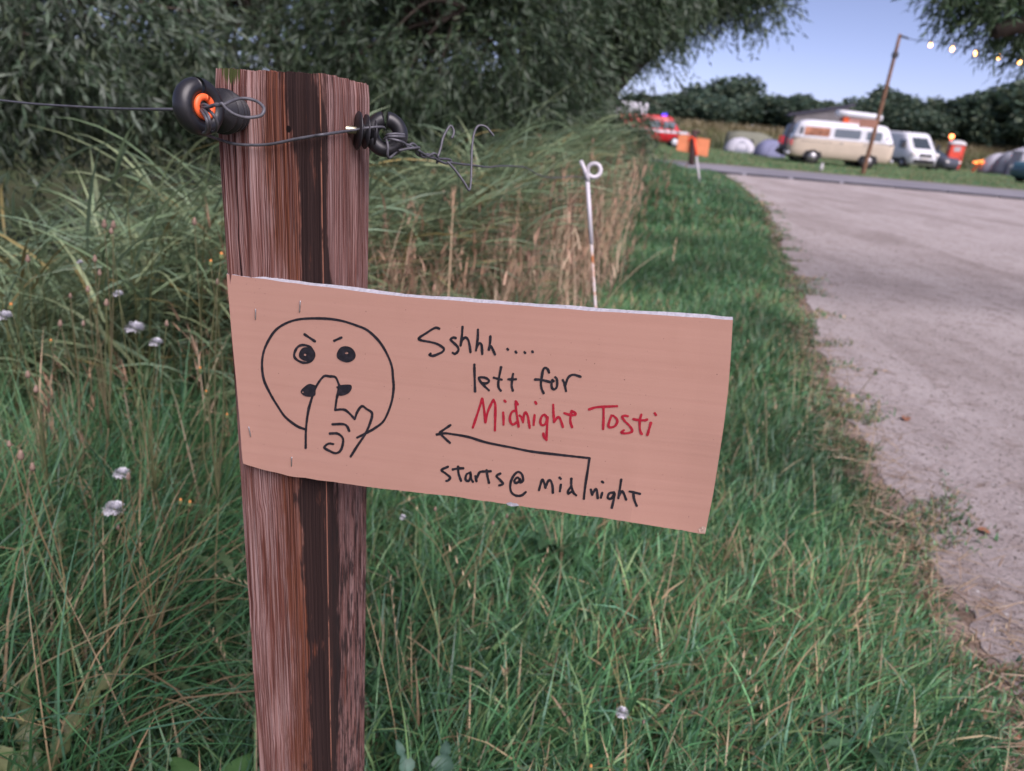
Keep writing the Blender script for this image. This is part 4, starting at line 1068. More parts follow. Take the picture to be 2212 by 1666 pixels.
weed('sow thistle with a tiny white tuft and many withered buds', [(172,567,0.006)], [(205,560,'w',.006),(215,590,'w',.006),(245,487,'w',.007),(225,485,'b',.006),(190,625,'b',.005)], 1.6, (215,1000), (0.15,0.13,0.07), 3)
weed('low sow thistle with two white seed heads and orange petals', [(262,1024,0.0105),(246,1100,0.0135)], [(277,1030,'w',.006),(255,1140,'w',.004),(390,1085,'o',.004),(410,1090,'o',.0045)], 1.22, (330,1420), (0.15,0.12,0.06), 4)
weed('brown withered sow thistle with orange-tipped buds beside the post', [], [(455,570,'o',.0045),(478,555,'o',.005),(470,610,'w',.005),(445,850,'o',.004),(420,480,'b',.005),(490,900,'o',.004)], 1.35, (455,1200), (0.13,0.13,0.065), 5)
weed('slender withered weed with brown buds near the left grass', [], [(130,700,'b',.005),(152,640,'b',.004),(110,740,'o',.004),(180,700,'w',.005)], 1.5, (150,1080), (0.15,0.13,0.07), 6)
weed('leaning brown weed stem with withered buds', [], [(20,960,'w',.005),(45,985,'b',.006),(70,1010,'b',.005)], 1.25, (220,1330), (0.2,0.15,0.08), 7)
weed('pale withered flower cluster in the grass beneath the sign', [(870,1118,0.006)], [(1095,1115,'w',.004),(1065,1130,'w',.004),(1085,1085,'o',.004),(940,1100,'w',.004)], 1.55, (960,1330), (0.2,0.17,0.09), 8)
weed('tiny white flower low in the verge below the sign', [(1344,1540,0.008)], [(1390,1560,'w',.003),(1275,1660,'o',.004)], 1.12, (1340,1640), (0.1,0.12,0.05), 9)

# fallen leaves on path and verge
def fallen(px, py, L, label, hd):
    b = gnd(px, py); V, Fc = lobed_leaf(L, L*0.36, 1, 0.1, 0.5, 0.5, 8); V = place(V-np.array([L/2,0,0]), (0,0,0.016), hd, 0.25)
    o = mesh_obj('fallen_leaf', V, np.array(Fc), M['dead_leaf'], None, True, loc=b); tag(o, label, 'leaf')
fallen(1632, 765, 0.055, 'curled brown fallen leaf on the grass edge beside the sign corner', 0.4)
fallen(2120, 1155, 0.04, 'single dark fallen leaf lying out on the bare path', 2.5)
fallen(1955, 910, 0.05, 'olive fallen leaf lying among crumbs on the path', 1.2)
fallen(1880, 1195, 0.03, 'small rusty fallen leaf in the straw at the path edge', 0.2)
fallen(2205, 1618, 0.05, 'rusty red fallen leaf in the corner where straw meets grass', 1.0)

# ================================================================== trees
def limb_tubes(m, pts, r0, r1, seg=7):
    P = smooth_line(pts, 4); m.tube(P, np.linspace(r0, r1, len(P)), seg)
def leaf_quads(base, axis, L, Wd, col, r, fold=0.0):
    """diamond leaves: base point, unit axis, length, width"""
    N = len(base); up = r.normal(size=(N,3)); s = np.cross(axis, up); s /= np.linalg.norm(s, axis=1)[:,None]+1e-9
    mid = base+axis*(L*0.45)[:,None]
    V = np.stack([base, mid-s*(Wd/2)[:,None], base+axis*L[:,None], mid+s*(Wd/2)[:,None]], 1)
    return V.reshape(-1,3), np.arange(N*4).reshape(-1,4), np.repeat(col[:,None,:], 4, 1).reshape(-1,3)
def willow(label, base, lobes, twigs, seed, leafL=(0.075,0.125), leafW=(0.014,0.024), nleaf=12, tone=(1,1,1), trunk=0.16, trunk_h=1.4, hang=0.55, cull=True, zmin=0.45, sky_hole=0.25, twig=(0.25,0.6)):
    """lobes: (cx,cy,cz, rx,ry,rz, weight) in metres relative to base"""
    r = np.random.default_rng(seed); b = np.asarray(base, float)
    rt = thing('willow_tree', label, 'tree', b)
    wts = np.array([l[6] for l in lobes], float); wts /= wts.sum()
    n = int(twigs*3.2); li = r.choice(len(lobes), n, p=wts); Lb = np.array([l[:6] for l in lobes])[li]
    d = r.normal(size=(n,3)); d /= np.linalg.norm(d, axis=1)[:,None]; rad = r.random(n)**0.42
    P = Lb[:,:3]+d*rad[:,None]*Lb[:,3:]
    # clumps and gaps
    q = P*1.35; nz = np.sin(q[:,0]*2.3+1.7*np.sin(q[:,2]*1.9+seed))+np.sin(q[:,1]*2.7+1.3*np.sin(q[:,0]*2.1))+np.sin(q[:,2]*3.1+1.1*np.sin(q[:,1]*1.7+seed))
    k = (nz > -0.15+sky_hole*0.8*2.0*r.random(n)) & (P[:,2]+b[2] > zmin+0.25*np.sin(P[:,0]*3)); P, d = P[k][:twigs], d[k][:twigs]; n = len(P)
    if cull:
        x, y, dep = projv(P+b); kk = (x > -900) & (x < 3300) & (y > -900); keep = kk | (r.random(n) < 0.4); P, d = P[keep], d[keep]; n = len(P)
    # twig direction: outward, drooping
    ax = d*0.8+r.normal(0, 0.35, (n,3))+np.array([0,0,-hang]); ax /= np.linalg.norm(ax, axis=1)[:,None]
    TL = r.uniform(*twig, n)
    tone_t = r.uniform(0.7, 1.3, n)
    parts = []
    pal = np.array([(0.080,0.125,0.075),(0.115,0.155,0.105),(0.058,0.095,0.052),(0.155,0.19,0.145),(0.095,0.130,0.065)])*np.array(tone)
    for j in range(nleaf):
        s = (j+r.random(n))/nleaf; B = P+ax*(TL*s)[:,None]+np.array([0,0,-1])*(0.18*TL*s*s)[:,None]
        la = ax+r.normal(0, 0.55, (n,3))+np.array([0,0,-0.25]); la /= np.linalg.norm(la, axis=1)[:,None]
        col = pal[r.integers(0, len(pal), n)]*(tone_t*r.uniform(0.8, 1.2, n))[:,None]
        parts.append(leaf_quads(B, la, r.uniform(*leafL, n), r.uniform(*leafW, n), col, r))
    v, f, c = join(parts); mesh_obj('crown', v, f, M['leaf'], rt, col=c)
    # trunk and limbs
    m = MB(); top = np.array([r.normal(0, 0.1), r.normal(0, 0.1), trunk_h])
    limb_tubes(m, [(0,0,-0.4), (0.02,0,0.3), top*0.6+np.array([0.04,0,0]), top], trunk*1.25, trunk*0.8, 10); m.build('trunk', M['bark'], rt, True)
    m = MB(); sel = r.choice(n, min(n, 70), replace=False); mains = []
    for l in lobes:
        c_ = np.array(l[:3]); e = c_+np.array([r.normal(0,.2), r.normal(0,.2), l[5]*0.3]); md = top*0.5+e*0.5+np.array([0,0,0.25]); mains.append((top, md, e)); limb_tubes(m, [top, md, e], trunk*0.6, trunk*0.2)
    for i in sel:
        j = int(r.integers(len(mains))); best = min(mains, key=lambda mm: np.linalg.norm(mm[2]-P[i])); t = r.uniform(0.2, 1.0)
        s0 = best[0]*(1-t)**2+2*best[1]*t*(1-t)+best[2]*t*t; mid = s0*0.5+P[i]*0.5+np.array([0,0,0.15]); limb_tubes(m, [s0, mid, P[i]], trunk*0.16, 0.006, 5)
    m.build('branches', M['bark'], rt, True)
    return rt
willow('grey-green bushy willow at the far end of the fence wire', (-4.9,6.0,-0.6), [(0,0,2.5,2.3,1.8,2.1,1.0),(1.3,-0.5,1.9,1.3,1.1,1.4,.45),(-1.2,-.6,2.2,1.5,1.2,1.8,.5)], 7000, 101, tone=(0.95,0.95,0.98), sky_hole=0.15)
willow('dense dark willow standing directly behind the fence post', (-1.9,8.0,-0.7), [(0,0,2.9,2.3,1.8,2.3,1.0),(1.2,-0.7,2.2,1.4,1.1,1.7,.5),(-1.5,-0.4,2.4,1.4,1.2,1.8,.5)], 8000, 102, tone=(0.62,0.68,0.62), sky_hole=0.35)
wb = np.array([0.15,9.3,-0.75])
def wlobe(x, y, d, r, w, rz_=0.7): c = at(x, y, d)-wb; return (c[0], c[1], c[2], r, r, r*rz_, w)
willow('large willow whose crown overhangs the reeds beside the white stake', wb, [(-.1,0,3.1,1.6,1.5,2.4,1.0),(0.3,-0.4,2.6,0.8,1.0,1.9,.45),(1.1,0,3.95,0.95,1.0,0.9,.35),(2.05,0.1,4.5,1.0,0.8,.5,.18),(-1.2,-0.6,2.4,1.3,1.2,1.8,.5),wlobe(1480,40,8.8,.45,.13),wlobe(1550,5,8.8,.38,.08),wlobe(1625,-25,8.8,.32,.05),wlobe(1560,-130,8.8,.6,.12)], 9500, 103, tone=(0.82,0.88,0.82), sky_hole=0.4)
willow('dark willow at the back of the ditch, filling the gap behind two nearer willows', (-4.2,12.5,-0.8), [(0,0,3.4,3.2,1.8,2.9,1)], 3000, 104, leafL=(.10,.15), leafW=(.02,.034), tone=(0.75,0.8,0.75), sky_hole=0.2)
willow('dark willow behind the overhanging one, seen only through its gaps', (-0.2,14.0,-0.9), [(0,0,3.2,2.6,1.6,3.0,1)], 2400, 105, leafL=(.10,.15), leafW=(.02,.034), tone=(0.75,0.8,0.75), sky_hole=0.55)
tb = np.array([5.3,4.7,-0.02])
def plobe(x, y, d, r, w, rz_=0.75): c = at(x, y, d)-tb; return (c[0], c[1], c[2], r, r, r*rz_, w)
willow('narrow-leaved tree whose branch tips hang over the path and string lights', tb, [plobe(2130,-20,4.3,.14,.5),plobe(2070,-45,4.3,.13,.4),plobe(2190,15,4.2,.15,.9),plobe(2215,85,4.2,.10,.45),plobe(2270,50,4.4,.2,1.0),plobe(2180,-120,4.4,.3,1.2),plobe(2360,0,4.6,.4,1.0),(-0.9,0,2.9,.8,0.8,0.5,.7)], 900, 106, leafL=(.05,.085), leafW=(.007,.013), tone=(0.75,0.9,0.7), trunk=0.2, trunk_h=2.0, zmin=1.2, sky_hole=0.1, nleaf=12, twig=(0.12,0.26), hang=0.4)

# far tree line: three crown models, each tree its own object
def far_tree_meshes(seed, wide, tall):
    r = np.random.default_rng(seed); n = 5200
    lob = [(r.normal(0,.35)*wide, r.normal(0,.35)*wide, tall*(0.30+0.55*r.random()), wide*r.uniform(.4,.7), tall*r.uniform(.16,.28)) for _ in range(11)]+[(0,0,tall*.45,wide*.9,tall*.40)]
    li = r.integers(0, len(lob), n); A = np.array(lob)[li]; d = r.normal(size=(n,3)); d /= np.linalg.norm(d, axis=1)[:,None]; rad = r.random(n)**0.3
    P = A[:,:3]+d*rad[:,None]*np.stack([A[:,3], A[:,3], A[:,4]], 1); P = P[P[:,2] > tall*0.05]; n = len(P)
    L = r.uniform(0.45, 0.95, n); ax = r.normal(size=(n,3))+np.array([0,0,-.2]); ax /= np.linalg.norm(ax, axis=1)[:,None]
    col = np.array([(0.068,0.112,0.078),(0.085,0.130,0.085),(0.105,0.138,0.085),(0.060,0.104,0.080)])[r.integers(0,4,n)]*r.uniform(0.7,1.25,(n,1))
    v, f, c = leaf_quads(P, ax, L, L*r.uniform(0.45,0.8,n), col, r)
    m = MB(); m.tube([(0,0,-0.5),(0.05,0,tall*.25),(0,0.1,tall*.55)], [0.32,0.24,0.12], 7)
    for k in range(5):
        t = r.uniform(0,6.28); m.tube([(0,0.05,tall*.3),(math.cos(t)*wide*.4,math.sin(t)*wide*.4,tall*.55)], [0.13,0.04], 5)
    return v, f, c, m
models = []
for i, (s, w, t) in enumerate([(201,3.6,8.0),(202,4.6,9.5),(203,3.0,10.5)]):
    v, f, c, m = far_tree_meshes(s, w, t); models.append((v, f, c, m))
protos = {}
def far_tree(kind, x, y, sc, rz, label):
    zb = float(gz(x, y))-0.2
    rt = thing('field_tree', label, 'tree', (x, y, zb), rz, 'trees of the far tree line'); rt.scale = (sc[0], sc[0], sc[1])
    if kind not in protos:
        v, f, c, m = models[kind]
        protos[kind] = (mesh_obj('crown', v, f, M['leaf'], rt, col=c), m.build('trunk', M['bark'], rt, True))
    else:
        for o in protos[kind]:
            q = o.copy(); COL.objects.link(q); q.parent = rt
HOR = lambda px: 232+0.085*(px-1106)
# (pixel x, pixel y of crown top, distance y, model, width factor)
tl = [(1405,196,100,0,1.0),(1452,205,97,1,1.0),(1500,190,104,0,1.1),(1568,160,112,1,1.15),(1535,198,98,2,1.2),(1620,200,100,0,1.05),(1665,204,102,1,0.9),(1715,203,99,2,1.1),(1770,208,101,0,1.0),(1815,222,103,1,0.8),(1850,215,98,0,0.9),(1893,188,100,1,0.85),(1935,190,104,2,1.0),(1965,215,97,0,0.9),(2000,240,96,1,0.75),(2038,238,100,0,0.9),(2075,212,98,1,0.9),(2115,196,97,2,1.1),(2150,180,99,1,1.0),(2190,168,95,0,1.2),(2225,172,98,2,1.2),(2270,165,97,1,1.2),(2320,170,99,0,1.2)]
far_labels = {3:'tallest round-headed tree rising above the far wood behind the tents', 11:'round tree crown standing behind the string-light pole', 14:'low tree at the dip of the far tree line above the white van', 18:'tall dense tree of the far row above the glowing orange tent'}
for i, (px, py, Y, kd, wf) in enumerate(tl):
    d = ray(px, py); t = Y/d[1]; X = d[0]*t; Z = CAMH+d[2]*t; zb = float(gz(X, Y))-0.2
    Ht = (8.0, 9.5, 10.5)[kd]*1.02
    far_tree(kd, X, Y, (wf*1.05, (Z-zb)/Ht), i*1.7, far_labels.get(i, 'dark leafy tree in the far row beyond the grassy bank'))
for i in range(9):      # undergrowth in front of the trunks
    X = 12+9.5*i+random.uniform(-2,2); Y = 95.5+0.12*(X-30)+random.uniform(0,2)
    o = thing('hedge_bush', 'dark bush under the far trees along the top of the bank', 'bush', (X, Y, float(gz(X,Y))-0.6), i*2.1, 'bushes below the far tree line'); o.scale = (1.15,1.0,0.36+0.1*random.random())
    q = protos[i % 3][0].copy(); q.name = 'foliage'; COL.objects.link(q); q.parent = o

# ================================================================== vehicles and camp things
def hw_at(levels, z, side=True):
    zs = [l[0] for l in levels]; return float(np.interp(z, zs, [l[3] for l in levels]))
def xf_at(levels, z): return float(np.interp(z, [l[0] for l in levels], [l[2] for l in levels]))
def xr_at(levels, z): return float(np.interp(z, [l[0] for l in levels], [l[1] for l in levels]))
def body(levels, name, mats, split, parent, n=56, e=6.0):
    v, f = stack_geo(levels, n, e); L = len(levels)-1
    mi = []
    for i in range(L): mi += [0 if (levels[i][0]+levels[i+1][0])/2 < split else 1]*n
    mi += [0, 1]
    return mesh_obj(name, v, f, mats, parent, True, midx=mi)
def side_pane(levels, x0, x1, z0, z1, side, name, mat, parent, out=0.008, rnd=0.06):
    """thin rounded pane that follows the body's tumblehome"""
    bm = bmesh.new(); pts = []
    r = min(rnd, (x1-x0)/2.2, (z1-z0)/2.2)
    for cx, cz, a0 in ((x1-r, z1-r, 0), (x0+r, z1-r, 90), (x0+r, z0+r, 180), (x1-r, z0+r, 270)):
        for k in range(4):
            a = math.radians(a0+30*k); pts.append((cx+r*math.cos(a), cz+r*math.sin(a)))
    V = []
    for o in (out, out-0.03):
        for x, z in pts: V.append((x, side*(hw_at(levels, z)+o), z))
    n = len(pts); Fc = [tuple(range(n)), tuple(range(2*n-1, n-1, -1))]+[(k, n+k, n+(k+1) % n, (k+1) % n) for k in range(n)]
    bm.free(); return mesh_obj(name, V, Fc, mat, parent)
def end_pane(levels, y0, y1, z0, z1, front, name, mat, parent, out=0.01):
    V = []
    fx = xf_at if front else xr_at; sg = 1 if front else -1
    ys_ = np.linspace(y0, y1, 9)
    for o in (out, out-0.04):
        for z in (z0, (z0+z1)/2, z1):
            for y in ys_:
                cx = (xf_at(levels, z)+xr_at(levels, z))/2; hx = (xf_at(levels, z)-xr_at(levels, z))/2; t = abs(y)/hw_at(levels, z)
                V.append((cx+sg*(hx*(1-min(t,.98)**6)**(1/6)+o), y, z))
    n = 9; Fc = []
    for s in (0, 27):
        for j in range(2):
            for i in range(8): Fc.append((s+j*n+i, s+j*n+i+1, s+(j+1)*n+i+1, s+(j+1)*n+i))
    for i in range(8): Fc += [(i, i+1, 28+i, 27+i), (18+i, 19+i, 46+i, 45+i)]
    return mesh_obj(name, V, Fc, mat, parent)
def wheel(parent, x, y, r, w, side, rim='chrome'):
    c = (x, y, r); ax = (0, side, 0)
    v, f = lathe_geo([(-w, 0.0), (-w, r*.9), (-w*.8, r), (-w*.15, r), (0, r*.92), (0.0, r*.62)], c, ax, 28); t = mesh_obj('tyre', v, f, M['rubber'], parent, True)
    v, f = lathe_geo([(-0.03, r*.62), (-0.005, r*.60), (-0.012, r*.35), (0.012, r*.28), (0.016, 0.0)], c, ax, 24); mesh_obj('hub_cap', v, f, M[rim], t, True)
def arch(parent, levels, x, r, side):
    z0 = levels[0][0]; V, n = [], 16; yy = [hw_at(levels, .5)+.006, hw_at(levels, .5)-.25]
    for y in yy:
        for k in range(n+1):
            a = math.pi*k/n; V.append((x+r*math.cos(a), side*y, max(z0-0.01, r*.82+r*math.sin(a)*0.98-0.04)))
    Fc = [tuple(range(n+1)), tuple(range(2*n+1, n, -1))]+[(k, n+1+k, n+2+k, k+1) for k in range(n)]
    mesh_obj('wheel_arch', V, Fc, M['dark_trim'], parent)

def gpY(px, py, Y):
    d = ray(px, py); t = Y/d[1]; return np.array([d[0]*t, Y, float(gbase(0, Y))])
# ---- cream and white camper van, side on, raised roof
rw, fw = gnd(1748, 353.7), gnd(1869, 365)
vdir = fw-rw; hdg = math.atan2(vdir[1], vdir[0]); hdg = max(-0.22, min(0.05, hdg))
RWX = -1.18
cl = (rw+fw)/2; cl = np.array([cl[0], cl[1], 0])
VS = float(np.linalg.norm(vdir[:2])/2.42)
VS = min(max(VS, 0.97), 1.12)
off = np.array([-math.sin(hdg), math.cos(hdg), 0])*0.74*VS            # near wheels stand on the measured points
vl = cl+off; vl[2] = gbase(vl[0], vl[1])
vw = thing('camper_van', 'old two-tone cream and white camper van with raised roof and orange canvas', 'van', vl, hdg); vw.scale = (VS,)*3
LV = [(0.30,-2.08,2.10,.78),(0.38,-2.18,2.20,.84),(0.62,-2.23,2.25,.86),(0.95,-2.23,2.25,.865),(1.13,-2.21,2.23,.86),(1.17,-2.19,2.19,.84),(1.40,-2.13,2.08,.81),(1.62,-2.07,1.96,.775),(1.74,-2.02,1.90,.75),(1.83,-1.94,1.82,.69),(1.89,-1.80,1.68,.58),(1.93,-1.5,1.4,.40)]
body(LV, 'body', [M['cream_paint'], M['white_paint']], 1.14, vw, 64, 9.0)
m = MB(); m.box(-2.17,2.16,-.868,.868,1.128,1.152,0,0.01); m.build('belt_trim', M['chrome'], vw)
for s in (-1, 1):
    side_pane(LV, -1.72,-0.62,1.24,1.62,s,'window',M['curtain'] if s < 0 else M['glass'],vw)
    side_pane(LV, -0.42,0.70,1.24,1.62,s,'window',M['pale_glass'],vw)
    side_pane(LV, 0.95,1.60,1.24,1.60,s,'window',M['pale_glass'],vw)
    side_pane(LV, -1.90,-1.80,1.28,1.60,s,'air_vent',M['dark_trim'],vw)
    wheel(vw, RWX, s*.885, .325, .17, s); wheel(vw, RWX+2.4, s*.885, .325, .17, s)
    arch(vw, LV, RWX, .42, s); arch(vw, LV, RWX+2.4, .42, s)
    v, f = lathe_geo([(0,.11),(.03,.10),(.05,.06),(.055,0)], (2.19, s*.58, .88), (1,0,0), 20); mesh_obj('headlight', v, f, M['lens_white'], vw, True)
    m = MB(); m.box(-2.225,-2.19,s*.74-.06,s*.74+.06,.78,1.02,0,.012); m.build('tail_light', M['tail_red'], vw)
    m = MB(); m.tube([(1.75,s*.80,1.25),(1.80,s*.98,1.33)],.012,6); m.box(1.78,1.82,s*1.02-.07,s*1.02+.07,1.28,1.46,0,.01); m.build('mirror', M['chrome'], vw)
side_pane(LV, -0.10,0.02,1.0,1.04,-1,'door_handle',M['chrome'],vw,.02,.015); side_pane(LV, 0.92,1.04,1.0,1.04,-1,'door_handle',M['chrome'],vw,.02,.015)
side_pane(LV, -1.78,-0.42,0.985,1.0,-1,'sliding_rail',M['dark_trim'],vw,.006,.006)
end_pane(LV, -.62,.62,1.26,1.60,True,'windscreen',M['pale_glass'],vw); end_pane(LV, -.5,.5,1.28,1.58,False,'rear_window',M['glass'],vw)
m = MB(); m.box(2.20,2.31,-.82,.82,.36,.50,0,.03); m.build('bumper', M['white_paint'], vw); m = MB(); m.box(-2.33,-2.20,-.82,.82,.36,.50,0,.03); m.build('bumper', M['white_paint'], vw)
m = MB(); m.tube([(2.27,0,.92),(2.33,0,.92)], .30, 22); m.build('spare_wheel', M['rubber'], vw, True)
v, f = stack_geo([(2.16,-0.36,1.46,.54,5),(2.21,-0.44,1.54,.60,5),(2.36,-0.44,1.54,.60,5),(2.43,-0.34,1.42,.50,5)], 36)
v = [(a, b, c-0.045*a) for a, b, c in v]; mesh_obj('pop_top_lid', v, f, M['white_paint'], vw, True)
v, f = stack_geo([(1.84,-0.14,1.30,.50,7),(2.17,-0.14,1.30,.50,7)], 32); mesh_obj('pop_top_canvas', v, f, M['canvas_faded'], vw)
for x0, x1 in ((-0.13,0.10),(1.04,1.29)):
    m = MB(); m.box(x0,x1,-.512,.512,1.86,2.16); m.build('canvas_panel', M['canvas_orange'], vw)

M['slate'] = simple('slate_roof', (0.055,0.055,0.075), 0.7, 0.2)
# ---- dark camper parked behind it, wedge roof up
p = gnd(1700, 344); p2 = vl+np.array([-1.15, 3.0, 0])
dl = np.array([vl[0]+0.45, vl[1]+2.75, 0]); dl[2] = gbase(dl[0], dl[1])
dv_ = thing('dark_camper', 'dark grey camper with slanted raised roof behind the cream camper van', 'van', dl, hdg)
LD = [(0.28,-2.35,2.25,.82),(0.45,-2.45,2.42,.92),(0.80,-2.46,2.44,.95),(1.10,-2.42,2.30,.94),(1.30,-2.38,1.75,.90),(1.65,-2.30,1.20,.83),(1.88,-2.18,0.85,.76),(1.97,-2.0,0.6,.60)]
body(LD, 'body', [M['grey_paint'], M['grey_paint']], 1.2, dv_)
for s in (-1, 1):
    side_pane(LD, -2.0,-0.9,1.22,1.66,s,'window',M['glass'],dv_); side_pane(LD, -0.8,0.3,1.22,1.66,s,'window',M['glass'],dv_)
    m = MB(); m.box(-2.47,-2.40,s*.82-.09,s*.82+.09,.85,1.28,0,.02); m.build('tail_light', M['tail_red'], dv_)
    wheel(dv_, -1.5, s*.95, .33, .2, s); wheel(dv_, 1.5, s*.95, .33, .2, s); arch(dv_, LD, -1.5, .40, s); arch(dv_, LD, 1.5, .40, s)
end_pane(LD, -.7,.7,1.2,1.7,False,'rear_window',M['glass'],dv_); end_pane(LD, -.7,.7,1.2,1.6,True,'windscreen',M['glass'],dv_)
m = MB(); m.box(-2.56,-2.44,-.88,.88,.35,.62,0,.04); m.build('bumper', M['dark_trim'], dv_)
m = MB(); m.add([(-2.35,-.74,2.28),(0.85,-.74,3.0),(0.85,.74,3.0),(-2.35,.74,2.28),(-2.35,-.74,2.43),(0.85,-.74,3.16),(0.85,.74,3.16),(-2.35,.74,2.43)], [(3,2,1,0),(4,5,6,7),(0,1,5,4),(1,2,6,5),(2,3,7,6),(3,0,4,7)]); m.build('raised_roof', M['slate'], dv_)
m = MB(); m.add([(-2.0,-.66,1.95),(0.6,-.66,1.95),(0.6,-.66,2.94),(-2.0,-.66,2.35),(-2.0,.66,1.95),(0.6,.66,1.95),(0.6,.66,2.94),(-2.0,.66,2.35)], [(0,1,2,3),(7,6,5,4),(1,5,6,2),(4,0,3,7)]); m.build('roof_canvas', M['canvas_grey'], dv_)

# ---- white panel van seen from the front corner
wl_ = gpY(1981, 355, 52); wh = -1.5
wv = thing('panel_van', 'white panel van with black bumper facing the road', 'van', (wl_[0]-0.2, wl_[1]+1.7, gbase(0, wl_[1]+1.7)), wh)
LW = [(0.28,-2.6,2.25,.90),(0.42,-2.68,2.42,.98),(0.75,-2.70,2.46,1.0),(1.02,-2.70,2.38,1.0),(1.22,-2.69,2.02,.98),(1.60,-2.68,1.60,.96),(1.98,-2.66,1.22,.92),(2.14,-2.62,1.02,.88),(2.22,-2.5,0.8,.76)]
wv.scale = (1.06,)*3
body(LW, 'body', [M['white_paint'], M['white_paint']], 1.0, wv, e=7)
end_pane(LW, -.84,.84,1.28,1.92,True,'windscreen',M['glass'],wv,.012); end_pane(LW, -.42,.42,.78,1.0,True,'grille',M['dark_trim'],wv); end_pane(LW, -.88,.88,.40,.62,True,'front_bumper',M['dark_trim'],wv,.05)
end_pane(LW, -.25,.25,.66,.76,True,'number_plate',M['lens_white'],wv,.06)
for s in (-1, 1):
    side_pane(LW, .75,1.5,1.25,1.75,s,'window',M['glass'],wv)
    side_pane(LW, -2.4,1.9,.34,.62,s,'side_sill',M['dark_trim'],wv,.012)
    wheel(wv, -1.65, s*1.01, .34, .22, s); wheel(wv, 1.62, s*1.01, .34, .22, s); arch(wv, LW, -1.65, .42, s); arch(wv, LW, 1.62, .42, s)
    m = MB(); m.box(1.55,1.68,s*1.16-.11,s*1.16+.11,1.25,1.62,0,.03); m.tube([(1.6,s*.95,1.34),(1.6,s*1.08,1.36)],.02,6); m.build('mirror', M['dark_trim'], wv)
    m = MB(); m.box(2.28,2.44,s*.72-.16,s*.72+.16,.86,1.06,0,.03); m.build('headlight', M['lens_white'], wv)
    side_pane(LW, -0.2,-.16,.65,2.0,s,'door_seam',M['dark_trim'],wv,.004,.01)
# ---- grey car tucked behind the white van
gc = thing('parked_car', 'dark grey car half hidden behind the white panel van', 'car', (wl_[0]+3.9, wl_[1]+6.0, gbase(0, wl_[1]+6)), -1.2)
LC = [(0.22,-2.0,2.0,.78),(0.40,-2.12,2.12,.86),(0.70,-2.14,2.12,.88),(0.92,-2.08,1.95,.86),(1.0,-1.95,1.0,.80),(1.3,-1.6,0.45,.68),(1.46,-1.2,0.1,.56)]
body(LC, 'body', [M['grey_paint'], M['grey_paint']], 1.0, gc)
end_pane(LC, -.6,.6,1.02,1.36,True,'windscreen',M['glass'],gc,.03)
for s in (-1, 1):
    side_pane(LC, -1.3,0.4,1.03,1.33,s,'window',M['glass'],gc); wheel(gc,-1.3,s*.82,.31,.19,s); wheel(gc,1.3,s*.82,.31,.19,s)
    m = MB(); m.box(2.0,2.12,s*.6-.13,s*.6+.13,.62,.76,0,.03); m.build('headlight', M['lens_white'], gc)

# ---- red fire engine and white truck beyond the willow
fp = gpY(1440, 310, 60)
fe = thing('fire_engine', 'red fire engine with white stripe and two blue roof lights', 'fire engine', (fp[0]-0.6, fp[1]+0.9, gbase(0, fp[1])), 0.02)
FS = 1.0; 
LF = [(0.35,-3.4,2.0,.85),(0.55,-3.45,2.28,.98),(0.95,-3.46,2.32,1.0),(1.18,-3.46,2.28,1.0),(1.24,-3.46,1.55,.98),(1.85,-3.44,1.10,.93),(2.12,-3.40,0.85,.88),(2.25,-3.3,0.6,.70)]
body(LF, 'body', [M['red_paint'], M['red_paint']], 1.0, fe)
for s in (-1, 1):
    side_pane(LF, -3.4,2.1,1.02,1.20,s,'white_stripe',M['white_paint'],fe,.012,.02)
    side_pane(LF, 0.1,1.05,1.32,1.86,s,'window',M['pale_glass'],fe); side_pane(LF, -1.1,-.1,1.32,1.86,s,'window',M['pale_glass'],fe)
    wheel(fe,-2.2,s*1.0,.40,.25,s,'white_paint'); wheel(fe,1.2,s*1.0,.40,.25,s,'white_paint'); arch(fe,LF,-2.2,.5,s); arch(fe,LF,1.2,.5,s)
    v, f = lathe_geo([(0,.12),(.12,.115),(.2,.08),(.24,0)], (0.25,s*.55,2.22), (0,0,1), 16); mesh_obj('blue_light', v, f, M['blue_light'], fe, True)
    v, f = lathe_geo([(0,.13),(.05,.11),(.07,0)], (2.28,s*.66,.98), (1,0,0), 16); mesh_obj('headlight', v, f, M['lens_white'], fe, True)
end_pane(LF, -.8,.8,1.32,1.9,True,'windscreen',M['pale_glass'],fe,.012)
m = MB(); m.box(2.25,2.45,-.95,.95,.45,.62,0,.03); m.build('bumper', M['white_paint'], fe)
tp = gpY(1398, 308, 62)
tk = thing('box_truck', 'white box truck showing through the leaves beside the fire engine', 'truck', (tp[0]-1.2, tp[1]+3.5, gbase(0, tp[1])), 0.05)
m = MB(); m.box(-3.2,1.2,-1.1,1.1,.75,3.2,0,.04); m.build('box_body', M['white_paint'], tk)
LT = [(0.45,1.25,2.9,.95),(0.8,1.25,3.0,1.0),(1.4,1.25,2.95,1.0),(2.1,1.25,2.6,.95),(2.25,1.25,2.4,.85)]
body(LT, 'cab', [M['white_paint'], M['white_paint']], 1.0, tk); end_pane(LT,-.8,.8,1.45,2.0,True,'windscreen',M['glass'],tk)
m = MB(); m.box(-3.2,2.8,-.5,.5,.55,.74); m.build('chassis', M['dark_trim'], tk)
for s in (-1,1):
    wheel(tk,-2.0,s*1.0,.42,.28,s); wheel(tk,2.1,s*.98,.42,.25,s); side_pane(LT,1.5,2.4,1.45,2.0,s,'window',M['glass'],tk)

